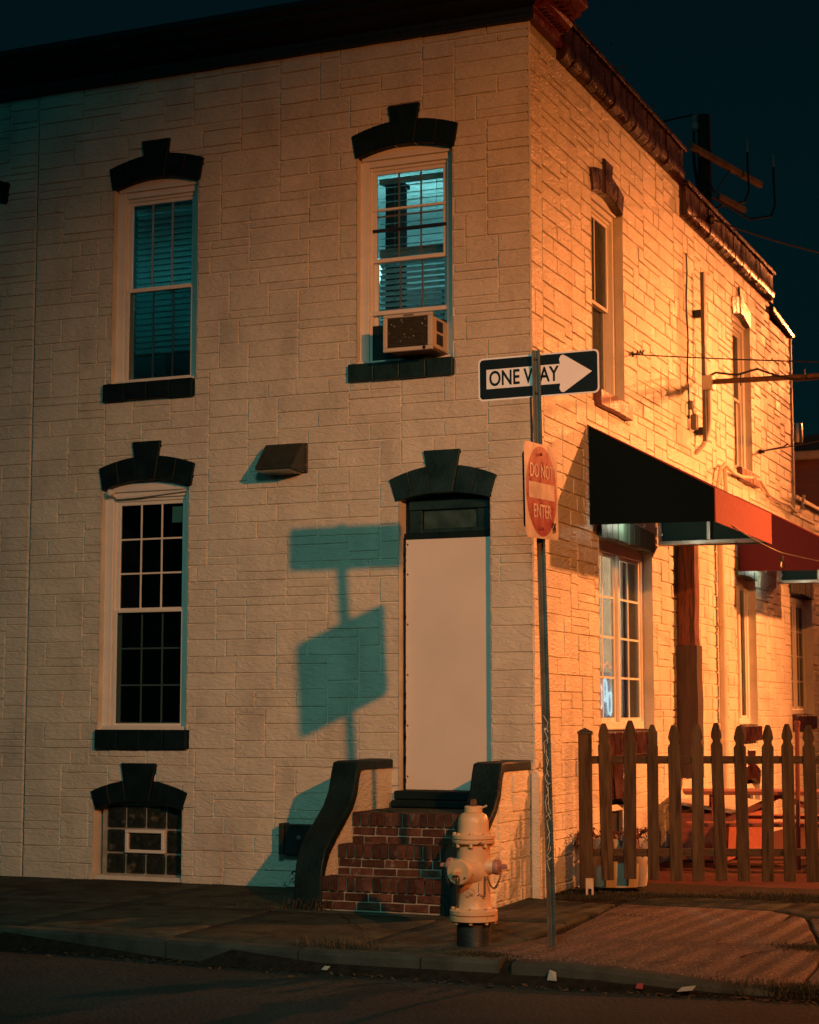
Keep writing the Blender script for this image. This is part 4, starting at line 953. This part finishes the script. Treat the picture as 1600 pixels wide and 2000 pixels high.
def picket_mesh():
    B = MB(); w = .054
    half = [(w, 0), (w, 1.16), (w, 1.175), (.036, 1.205), (.036, 1.225), (.047, 1.245), (.050, 1.262), (.040, 1.31), (.022, 1.362), (.016, 1.372)]
    pl = half + [(-x, z) for x, z in reversed(half)]
    B.prism(pl, -.011, .011); return B
B = picket_mesh(); B.M = None
me = bpy.data.meshes.new('picket'); me.from_pydata([tuple(p) for p in B.v], [], B.f); me.update(); bm = bmesh.new(); bm.from_mesh(me); bmesh.ops.recalc_face_normals(bm, faces=bm.faces); bm.to_mesh(me); bm.free()
for k in range(16):
    o = put('picket', me, M_FENCE, fe, bevel=.004, local=True)
    o.matrix_parent_inverse = ROOTW[fe.name].inverted()
    z0 = .105 + (.004 if k < 2 else 0) - .002 * k + rnd.uniform(-.008, .008)
    o.matrix_world = Matrix.Identity(4)
    Mk = Mfe @ Matrix.Translation((.187 + .2006 * k + rnd.uniform(-.006, .006), .004, z0)) @ Matrix.Rotation(rad(rnd.uniform(-1.3, 1.3)), 4, 'Y') @ Matrix.Diagonal((rnd.uniform(.90, 1.05), 1, rnd.uniform(.985, 1.012), 1))
    o.matrix_basis = Mk
B = MB(Mfe)
for k in range(12):
    for z in (1.155, .345):
        for dx in (-.022, .022): B.lathe([(.005, 0), (.004, .002)], (.187 + .2006 * k + dx, -.0075, z + rnd.uniform(-.006, .006)), (0, -1, 0), 6)
B.build('nail_head', M_RUST, fe)
pp = MB(); pp.box(1.43, 1.475, .20, .245, -.05, .42); pp.M = None

# ------------------------------------------------------------------ awnings
def awning(label, y0, ln, m_side, group):
    a = thing('awning', label, 'awning', (0, y0, 3.35), 0, group)
    P, TP, BT = 1.22, 4.30, 3.345
    def tri(y, t): 
        B = MB(); B.prism([(.012, TP), (P, 3.64), (P, BT - .015), (.012, BT)], y, y + t, 'y'); return B
    tri(y0, .012).build('side_panel', m_side, a); tri(y0 + ln - .012, .012).build('side_panel', M_AWNI, a)
    B = MB(); B.add([(.0, y0 - .01, TP + .012), (P + .01, y0 - .01, 3.652), (P + .01, y0 + ln + .01, 3.652), (.0, y0 + ln + .01, TP + .012), (.0, y0 - .01, TP + .002), (P, y0 - .01, 3.642), (P, y0 + ln + .01, 3.642), (.0, y0 + ln + .01, TP + .002)],
                    [(0, 1, 2, 3), (4, 7, 6, 5), (0, 4, 5, 1), (3, 2, 6, 7), (0, 3, 7, 4), (1, 5, 6, 2)]); B.build('canopy', M_AWNR, a)
    B = MB(); B.box(P - .002, P + .010, y0, y0 + ln, BT - .02, 3.645); B.build('valance', M_AWNR, a)
    B = MB(); r = .045
    ye = y0 + ln - .02 - r
    B.box(.02, P - .02, ye, ye + r, BT + .005, BT + .05); B.box(.02, .06, ye, ye + r, BT + .05, TP - .08); B.box(.55, .59, ye, ye + r, BT + .05, 3.93)
    B.box(P - .05, P - .006, y0 + .02, ye, BT + .002, BT + .03); B.build('frame', M_ALU, a, bevel=.004)
    B = MB(); B.box(.02, .05, y0 + .015, ye, TP - .06, TP - .02); B.bar((.04, ye + .02, TP - .05), (P - .03, ye + .02, 3.63), .03, .03); B.bar((.04, y0 + .04, TP - .05), (P - .03, y0 + .04, 3.63), .03, .03); B.build('rafter', M_ALU, a)
    B = MB(); B.lathe([(.02, 0), (.02, .02), (.008, .022)], (.06, ye, BT + .12), (0, -1, 0), 8); B.build('bolt', M_ALU, a)
    return a
aw1 = awning('red awning over the near low side window, its street end in dark green canvas', 1.61, 2.48, M_AWN, 'awnings along the side wall')
aw2_lamp = None
def under_lamp(a, y):
    B = MB(); B.lathe([(.03, 0), (.045, -.02), (.05, -.06), (.03, -.09), (.005, -.10)], (.16, y, 3.60), n=14); B.tube([(.16, y, 3.60), (.16, y, 4.12)], .008, 6); B.build('under_lamp', emis('neutral_white_lamp', (.95, 1., .8), 6.) if 'neutral_white_lamp' not in bpy.data.materials else bpy.data.materials['neutral_white_lamp'], a, smooth=50)
    point('awning_lamp_light', (.16, y, 3.45), (.95, 1.0, .72), 3.2, .05)
under_lamp(aw1, 2.6)
aw2 = awning('red awning further along the side wall, its street end in burgundy canvas', 7.85, 2.5, M_AWNB, 'awnings along the side wall')
under_lamp(aw2, 8.9)
# festoon cable with a bulb
fb = thing('festoon_bulb', 'single clear glass festoon bulb hanging from a cable beyond the near awning', 'light bulb', (1.367, 3.9, 3.1))
B = MB(); B.tube([(1.367, 3.9, 3.22), (1.367, 3.9, 3.165)], .006, 6); B.lathe([(.014, 0), (.017, .01), (.017, .05), (.010, .056)], (1.367, 3.9, 3.125), n=12); B.build('socket', M_BLACK, fb, smooth=40)
B = MB(); B.lathe([(.002, -.075), (.02, -.07), (.030, -.05), (.028, -.025), (.016, .0), (.014, .006)], (1.367, 3.9, 3.122), n=16); B.build('bulb', glassmat('bulb_glass', (1., .85, .6), .05, 1.2), fb, smooth=60)
B = MB(); B.tube([(1.367, 3.9, 3.12), (1.36, 3.9, 3.085), (1.367, 3.9, 3.06), (1.374, 3.9, 3.085), (1.367, 3.9, 3.12)], .0025, 4); B.build('filament', emis('glowing_filament', (1., .5, .12), 3.), fb)
def cable(name, label, pts, r, m=M_CABLE, cat='cable'): 
    B = MB(); B.tube(pts, r, 6); return tag(B.build(name, m, smooth=50), label, cat)
def catn(a, b, sag, n=16):
    a = Vector(a); b = Vector(b); return [a.lerp(b, k / n) - Vector((0, 0, sag * 4 * (k / n) * (1 - k / n))) for k in range(n + 1)]
cable('festoon_cable', 'thin black cable strung past the awning corners, holding the festoon bulb', catn((1.225, 2.2, 3.36), (1.367, 3.9, 3.215), .02) + catn((1.367, 3.9, 3.215), (3.2, 9.5, 3.35), .12)[1:], .006)

# ------------------------------------------------------------------ things fixed on the side wall
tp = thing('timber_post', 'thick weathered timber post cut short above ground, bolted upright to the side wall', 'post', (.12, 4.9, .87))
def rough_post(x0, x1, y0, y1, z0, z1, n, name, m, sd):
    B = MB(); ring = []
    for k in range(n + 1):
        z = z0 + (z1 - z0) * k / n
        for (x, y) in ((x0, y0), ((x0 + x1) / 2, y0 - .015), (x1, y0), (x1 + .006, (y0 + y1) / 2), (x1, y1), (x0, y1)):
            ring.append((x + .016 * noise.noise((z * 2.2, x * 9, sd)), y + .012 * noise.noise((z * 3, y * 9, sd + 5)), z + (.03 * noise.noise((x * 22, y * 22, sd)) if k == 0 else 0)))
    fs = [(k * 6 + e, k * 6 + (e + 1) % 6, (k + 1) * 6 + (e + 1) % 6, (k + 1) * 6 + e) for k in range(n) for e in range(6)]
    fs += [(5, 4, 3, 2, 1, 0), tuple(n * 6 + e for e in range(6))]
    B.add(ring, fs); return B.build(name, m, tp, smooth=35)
rough_post(.0, .235, 4.78, 5.02, .86, 2.305, 12, 'lower_length', M_POSTL, 1.); rough_post(.02, .215, 4.80, 5.0, 2.30, 3.75, 12, 'lit_upper_length', M_POSTU, 1.)  # split where the light on the post ends, both tones painted in
dsp = thing('downspout', 'cream painted drain pipe running down the side wall between the awnings', 'drainpipe', (.07, 6.75, 0))
B = MB(); B.tube([(.065, 6.72, .05), (.065, 6.72, 3.9)], .048, 12); B.build('pipe', M_PIPE, dsp, smooth=40)
B = MB()
for z in (1.2, 2.6, 3.6): B.lathe([(.056, 0), (.056, .04)], (.065, 6.72, z), n=12); B.box(.0, .06, 6.70, 6.74, z, z + .04)
B.build('strap', M_PIPE, dsp, smooth=40)
fl = thing('conduit_bracket', 'tall upright steel channel on brackets with a junction box and a pipe arm', 'bracket', (.1, 5.85, 4.7))
B = MB(); B.box(.09, .135, 5.80, 5.885, 4.72, 6.74); B.build('channel', M_STEEL, fl, bevel=.004)
B = MB()
for z in (6.20, 4.80): B.box(.0, .092, 5.80, 5.87, z, z + .09)
B.build('bracket', M_BLACK, fl, bevel=.004)
B = MB(); B.box(.09, .22, 5.79, 5.95, 5.33, 5.50); B.build('junction_box', M_PIPE, fl, bevel=.01)
B = MB(); B.tube([(.16, 5.87, 5.33), (.16, 5.87, 4.98), (.15, 5.86, 4.85), (.09, 5.82, 4.68), (.01, 5.78, 4.58)], .03, 8); B.build('conduit', M_PIPE, fl, smooth=50)
B = MB(); B.tube([(.21, 5.88, 5.43), (1.3, 5.80, 5.40), (3.6, 5.62, 5.38)], .032, 10); B.build('pipe_arm', M_RUST, fl, smooth=50)
B = MB(); B.tube([(.16, 5.87, 5.50), (.25, 5.84, 5.53), (.5, 5.82, 5.48), (.75, 5.80, 5.53), (1.0, 5.79, 5.42), (1.2, 5.78, 5.36), (1.7, 5.76, 5.36), (2.2, 5.73, 5.42), (3.6, 5.6, 5.40)], .014, 6); B.build('wound_cable', M_CABLE, fl, smooth=50)
B = MB()
for x in (.55, 1.3, 2.2): B.tube([(x, 5.85 - .07 * x, 5.35), (x, 5.85 - .07 * x, 5.475)], .008, 6)
B.build('clip', M_BLACK, fl)
cm = thing('security_camera', 'small security camera on a stub bracket fixed to the side wall', 'camera', (.05, 5.55, 5.0))
B = MB(); B.box(.0, .05, 5.49, 5.56, 5.06, 5.16); B.build('mount', M_STEEL, cm, bevel=.006)
B = MB(); B.tube([(.04, 5.53, 5.07), (.05, 5.54, 5.0)], .012, 6); B.build('stem', M_STEEL, cm)
B = MB(); B.box(.02, .095, 5.50, 5.60, 4.82, 5.0); B.build('body', M_STEEL, cm, bevel=.015, segs=2)
cable('wall_cable', 'sagging black cable running down the side wall joint beside the steel channel', [(.012, 5.47 + .03 * math.sin(k * .9), 6.9 - .115 * k) for k in range(18)], .010)
ho = [(.04, 6.55, 3.9), (.06, 6.60, 4.25), (.07, 6.75, 4.52), (.08, 6.95, 4.60), (.07, 7.4, 4.55), (.06, 7.95, 4.56), (.05, 8.6, 4.63), (.05, 9.1, 4.65), (.05, 9.6, 4.52), (.05, 10.3, 4.50), (.05, 10.9, 4.52), (.06, 11.4, 4.46), (.08, 11.75, 4.52), (.09, 11.9, 4.75)]
cable('wall_conduit', 'cream flexible conduit snaking along the side wall above the awnings', ho, .025, M_PIPE, 'conduit')
cable('conduit_drop', 'short vertical conduit dropping from the snaking conduit to the awning', [(.05, 7.05, 4.58), (.05, 7.10, 4.3), (.05, 7.12, 3.9)], .028, M_PIPE, 'conduit')
an = cable('stay_wire', 'thin black wire tied to an eye hook beside the near upper side window', catn((.02, 3.19, 5.28), (3.6, 1.0, 4.52), .02), .007)
B = MB(); B.lathe([(.03, 0), (.03, .012), (.01, .02), (.01, .05)], (.0, 3.19, 5.285), (1, 0, 0), 8); B.tube([(.05 + .012 * k, 3.18 - .006 * k, 5.285 + .03 * math.sin(k * 1.9)) for k in range(9)], .008, 5); B.build('eye_hook', M_BLACK, an)
an2 = cable('service_wire', 'dark wire tied to an insulator on the side wall near its rear corner', catn((.02, 9.27, 5.06), (3.9, 8.2, 5.55), .06), .008)
B = MB(); B.lathe([(.03, 0), (.035, .03), (.02, .05), (.03, .08)], (.0, 9.27, 5.06), (1, 0, 0), 8); B.tube([(.1, 9.24, 5.07), (.35, 9.17, 5.09), (.42, 9.15, 5.13)], .012, 5); B.build('insulator', M_CABLE, an2)
cable('roof_wire', 'black festoon wire sloping away from the side parapet into the night sky', catn((.12, 6.4, 7.52), (4.3, 9.6, 7.35), .35), .010)
B = MB(); B.lathe([(.05, 0), (.06, .03), (.02, .07)], (.08, 6.35, 7.52), (1, 0, 0), 8); B.tube([(.1 + .03 * math.sin(k), 6.32 + .02 * k, 7.5 + .04 * math.cos(k * 1.7)) for k in range(8)], .012, 5); tag(B.build('wire_knot', M_CABLE), 'dark tangle of wire knotted on the parapet where the roof wire starts', 'wire')

# ------------------------------------------------------------------ utility pole behind
up = thing('utility_pole', 'dark timber utility pole with crossarms rising behind the side parapet', 'utility pole', (-3.587, 21.33, 0))
B = MB(); B.tube([(-3.587, 21.33, 0), (-3.587, 21.33, 13.9)], [.19, .135], 14); B.build('pole', M_POLEW, up, smooth=40)
ad = Vector((math.cos(rad(78)), math.sin(rad(78)), 0)); pc = Vector((-3.587 + .15, 21.28, 12.98))
B = MB(); B.bar(pc - ad * .95, pc + ad * 2.45, .10, .125); B.build('crossarm', M_ARMW, up, bevel=.01)
B = MB(); p2 = pc + Vector((.0, 0, -.75)); B.bar(p2 + ad * .3, p2 + ad * 1.6, .09, .12); B.build('crossarm', M_ARMW, up, bevel=.01)
B = MB(); B.bar(pc + Vector((.02, 0, -.75)) + ad * .1, pc + ad * .95, .03, .012); B.bar(pc + Vector((.02, 0, -.75)) + ad * .1, pc - ad * .7, .03, .012); B.build('brace', M_STEEL, up)
B = MB(); tq = D0 = Vector((-3.80, 21.1, 0))
B.tube([(-3.77, 21.22, 13.15), (-3.76, 21.22, 13.55)], .03, 8); B.lathe([(.05, 0), (.085, .05), (.085, .14), (.06, .20), (.08, .24), (.05, .34)], (-3.75, 21.22, 13.55), n=12); B.build('insulator', M_CERAM, up, smooth=40)
B = MB()
for s_, L_ in ((1.55, 1.0), (2.9, 1.0)):
    q = pc + ad * s_; B.tube([(q.x + .1, q.y, q.z + .55), (q.x + .1, q.y, q.z + .2), (q.x + .12, q.y, q.z - .35), (q.x + .05, q.y - .1, q.z - .62), (q.x - .35, q.y - .5, q.z - .75), (-3.4, 21.1, 11.8 if s_ < 2 else 12.1)], .024, 7)
B.tube([(-3.77, 21.22, 13.55), (-3.78, 21.2, 12.9), (-3.7, 21.2, 12.3)], .035, 7); B.build('dropper_cable', M_CABLE, up, smooth=50)
B = MB()
for s_ in (1.55, 2.9):
    q = pc + ad * s_; B.lathe([(.03, 0), (.02, .12), (.012, .3)], (q.x + .1, q.y, q.z + .5), n=8)
B.build('cable_end', M_CERAM, up)
cable('overhead_wire', 'thin overhead line arching from the utility pole\'s insulator behind the parapet', catn((-3.75, 21.2, 13.9), (-9.5, 23., 12.8), -.35), .02)

# ------------------------------------------------------------------ house with red siding and a canister far right
hs = thing('siding_house', 'house clad in red horizontal siding beyond the rear of the building', 'house', (-3., 34, 0))
B = MB(); B.box(-7, 3, 34.02, 40, 0, 8.3); B.build('wall', M_SIDING, hs)
B = MB(); B.box(-7.2, 3.2, 33.7, 40, 8.31, 8.54); B.build('eave', mat('pale_eave_paint', (.42, .30, .2), .6), hs, bevel=.02)
B = MB(); B.prism([(-7.2, 8.545), (3.2, 8.545), (-2., 9.2)], 33.8, 40.); B.build('roof', M_BLACK, hs)
pf = None
for k in range(47):
    if pf is None:
        B = MB(); B.prism([(0, 0), (-.022, 0), (-.004, .172), (0, .172)], -6.99, 2.99, 'x'); pf = B.build('plank', M_SIDING, hs); o = pf
        pf.location = pf.location
    else:
        o = pf.copy(); COL.objects.link(o)
    o.location = (0, 34.018, .02 + .175 * k)
cn = thing('canister_lamp', 'small metal canister lamp hung past the building\'s rear edge', 'lamp', (.35, 14.7, 6.0))
q = Vector((-.53, 14.75, 5.95))
B = MB(); B.lathe([(.02, 0), (.075, .01), (.08, .05), (.08, .30), (.07, .33), (.02, .34)], q, n=16); B.build('canister', M_ALU, cn, smooth=40)
B = MB(); B.tube([q + Vector((0, 0, .1)), q + Vector((-.14, .0, .08)), q + Vector((-.16, 0, -1.5))], .02, 6); B.build('arm', M_STEEL, cn)

# ------------------------------------------------------------------ patio furniture and clutter
def picnic(label, loc, rz, L=1.9, m=M_TABLE):
    t = thing('picnic_table', label, 'picnic table', loc, rz, 'picnic tables on the patio')
    for k in range(4):
        B = MB(); y = -.33 + k * .175; B.box(0, L, y, y + .165, .715, .755); B.build('plank', m, t, bevel=.005, local=True)
    for y0 in (-.86, .60):
        for k in range(2):
            B = MB(); y = y0 + k * .135; B.box(0, L, y, y + .125, .42, .46); B.build('bench_plank', m, t, bevel=.005, local=True)
    for x in (.3, L - .3):
        for s in (-1, 1):
            B = MB(); B.bar((x, s * .20, .715), (x, s * .62, .0), .09, .04, (1, 0, 0)); B.build('leg', m, t, local=True)
        B = MB(); B.box(x + .045, x + .085, -.85, .85, .36, .42); B.box(x + .045, x + .085, -.34, .34, .675, .715); B.build('beam', m, t, local=True)
        B = MB(); B.bar((x + .06, 0, .39), (L / 2, 0, .70), .06, .035, (0, 1, 0)); B.build('brace', m, t, local=True)
    return t
RZ = math.atan2(.28, .96)
picnic('near red-brown picnic table behind the pickets, closest to the planter tub', (.22, 4.15, 0), RZ, 2.0)
picnic('farther red-brown picnic table standing behind the near picnic table', (2.05, 6.6, 0), RZ, 2.0)
po_ = MB(); po_.tube([(1.515, 3.66, -.01), (1.55, 3.59, 1.44)], .024, 8); po_.lathe([(.028, 0), (.03, .012), (.03, .05), (.02, .055)], (1.55, 3.588, 1.43), n=10)
tag(po_.build('umbrella_pole', mat('red_brown_pole', (.22, .055, .03), .5), smooth=40), 'closed-off red-brown parasol pole with a black tip above the fence', 'pole')
bk = thing('cellar_hatch', 'low boxed cellar hatch with a pale lid against the side wall', 'hatch', (.35, 5.4, 0))
B = MB(); B.box(.03, .62, 4.35, 6.4, 0, .50); B.build('box', M_TABLE, bk, bevel=.01)
for k in range(4):
    B = MB(); y = 4.3 + k * .54; B.prism([(.02, .60), (.70, .505), (.70, .53), (.02, .625)], y, y + .53, 'y'); B.build('lid_board', M_PLANT, bk, bevel=.005)
# planter tub with dead vines
pt = thing('planter_tub', 'pale round planter tub with dead red vines spilling over its rim', 'planter', (.40, 1.12, 0))
B = MB(); B.lathe([(.24, 0), (.285, .02), (.31, .16), (.318, .27), (.30, .31), (.31, .34), (.318, .42), (.305, .445), (.28, .445), (.26, .40), (.02, .39)], (.36, 1.14, 0), n=36); B.build('tub', M_PLANT, pt, smooth=35)
B = MB(); B.lathe([(.27, .395), (.20, .42), (.05, .43), (.01, .43)], (.36, 1.14, 0), n=20); B.build('soil', M_DIRT, pt)
B = MB(); rg = random.Random(6)
for k in range(60):
    a = rg.uniform(0, 6.28); r = .27; p = [Vector((.36 + math.cos(a) * .2, 1.14 + math.sin(a) * .2, .43))]
    for q in range(5):
        a += rg.uniform(-.12, .12); rr = .2 + .035 * (q + 1); p.append(Vector((.36 + math.cos(a) * rr, 1.14 + math.sin(a) * rr, .46 + .05 * math.sin(q * .9) - max(0, q - 2) * rg.uniform(.02, .07) + rg.uniform(-.01, .02))))
    B.tube(p, .003, 4)
    for q in p[2:]:
        d = Vector((rg.uniform(-1, 1), rg.uniform(-1, 1), rg.uniform(-1, .5))).normalized() * .028; e = d.cross(Vector((.2, .5, .8))).normalized() * .010; B.add([q, q + d * .5 + e, q + d, q + d * .5 - e], [(0, 1, 2, 3)])
B.build('dead_vine', M_VINE, pt)

# ------------------------------------------------------------------ grass tufts, leaves and litter
def tufts(name, m, spots, label, cat, blades=60, h=.10, lean=1.):
    B = MB(); rg = random.Random(len(spots) * 7 + 1)
    for (x, y, rx, ry, n_, hh) in spots:
        for k in range(n_):
            px, py = x + rg.gauss(0, rx), y + rg.gauss(0, ry); z = gz(px, py) - .015 if py > kerby(px) else -.17
            L_ = hh * rg.uniform(.5, 1.3); a = rg.uniform(0, 6.28); d = Vector((math.cos(a), math.sin(a), 0)) * L_ * lean * rg.uniform(.3, 1.1); w = Vector((-d.y, d.x, 0)).normalized() * .003
            p = Vector((px, py, z)); m_ = p + d * .4 + Vector((0, 0, L_ * .7)); t_ = p + d + Vector((0, 0, L_ * rg.uniform(.3, .9)))
            B.add([p - w, p + w, m_ + w * .8, m_ - w * .8, t_], [(0, 1, 2, 3), (3, 2, 4)])
    o = B.build(name, m, kind='stuff'); o['label'] = label; o['category'] = cat; return o
tufts('dry_grass', M_GRASS, [(-.25, -3.36, .16, .05, 240, .09), (-1.50, -1.50, .12, .03, 50, .13), (-1.32, -1.50, .06, .03, 30, .15), (-1.9, -1.5, .2, .05, 40, .05)], 'dry straw-coloured grass at the kerb joint and beside the stoop', 'grass')
tufts('dark_weeds', M_GRASSD, [(.80, -3.36, .11, .05, 700, .035), (.98, -.95, .15, .05, 600, .022), (.50, .25, .40, .10, 1400, .022), (1.2, .66, .7, .07, 1800, .03), (2.2, 1.0, .5, .14, 1200, .03), (2.72, -2.0, .12, .06, 900, .04), (2.45, -.45, .12, .12, 300, .022), (3.1, -3.45, .35, .09, 1500, .045), (.1, -.5, .06, .3, 500, .02), (1.35, -.20, .33, .02, 420, .02), (1.9, -.22, .1, .015, 120, .02), (.2, -3.42, .8, .012, 500, .015), (1.7, -3.42, .6, .012, 300, .012), (.86, -1.5, .015, .5, 200, .015)], 'dark weeds in the pavement joints and under the fence', 'weeds')
B = MB(); rg = random.Random(12)
for k in range(900):
    x = rg.uniform(-4, 3.4); y = kerby(x) - .05 - abs(rg.gauss(0, .10)); z = roadz(x, y) + .006 + rg.uniform(0, .015); a = rg.uniform(0, 6.28); s = rg.uniform(.008, .03); t = rg.uniform(-.4, .4)
    u = Vector((math.cos(a), math.sin(a), t)) * s; v = Vector((-math.sin(a), math.cos(a), rg.uniform(-.4, .4))) * s * rg.uniform(.2, .6); p = Vector((x, y, z))
    B.add([p - u, p + v, p + u, p - v], [(0, 1, 2, 3)])
for k in range(160):
    x = rg.uniform(-4, 3.0); y = rg.uniform(-3.4, .5)
    if y > -.1 and x < .3: continue
    z = gz(x, y) + .006; a = rg.uniform(0, 6.28); s = rg.uniform(.005, .014); u = Vector((math.cos(a), math.sin(a), .1)) * s; v = Vector((-math.sin(a), math.cos(a), .1)) * s * .5; p = Vector((x, y, z)); B.add([p - u, p + v, p + u, p - v], [(0, 1, 2, 3)])
o = B.build('leaf_litter', M_LEAF, kind='stuff'); o['label'] = 'dead leaves and twigs lying along the gutter'; o['category'] = 'leaves'
def scrap(label, x, y, z, pts, m=M_PAPER, cat='litter', name='litter_scrap'):
    B = MB(); n = len(pts); B.add([(x + a, y + b, z + c) for a, b, c in pts] + [(x + a, y + b, z + c + .004) for a, b, c in pts], [tuple(range(n)), tuple(range(2 * n - 1, n - 1, -1))] + [(i, (i + 1) % n, (i + 1) % n + n, i + n) for i in range(n)]); tag(B.build(name, m), label, cat)
scrap('white crumpled paper scrap in the gutter below the sign post', 1.36, -3.63, -.15, [(-.03, 0, .0), (.04, -.02, .0), (.02, .03, .045), (-.02, .02, .06)])
scrap('pale flattened paper cup at the drop-kerb in the gutter', 2.25, -3.68, -.165, [(-.05, -.01, 0), (.05, -.02, .015), (.06, .03, .035), (-.03, .04, .02)])
scrap('tiny white scrap in the gutter below the dry grass tuft', -.24, -3.66, -.165, [(-.025, 0, 0), (.02, -.01, 0), (.03, .02, .02), (-.01, .02, .02)])
scrap('small red wrapper in the gutter by the drop-kerb', 1.95, -3.66, -.165, [(-.025, 0, 0), (.025, -.01, 0), (.02, .02, .03), (-.02, .02, .025)], mat('red_wrapper', (.3, .05, .04), .5))
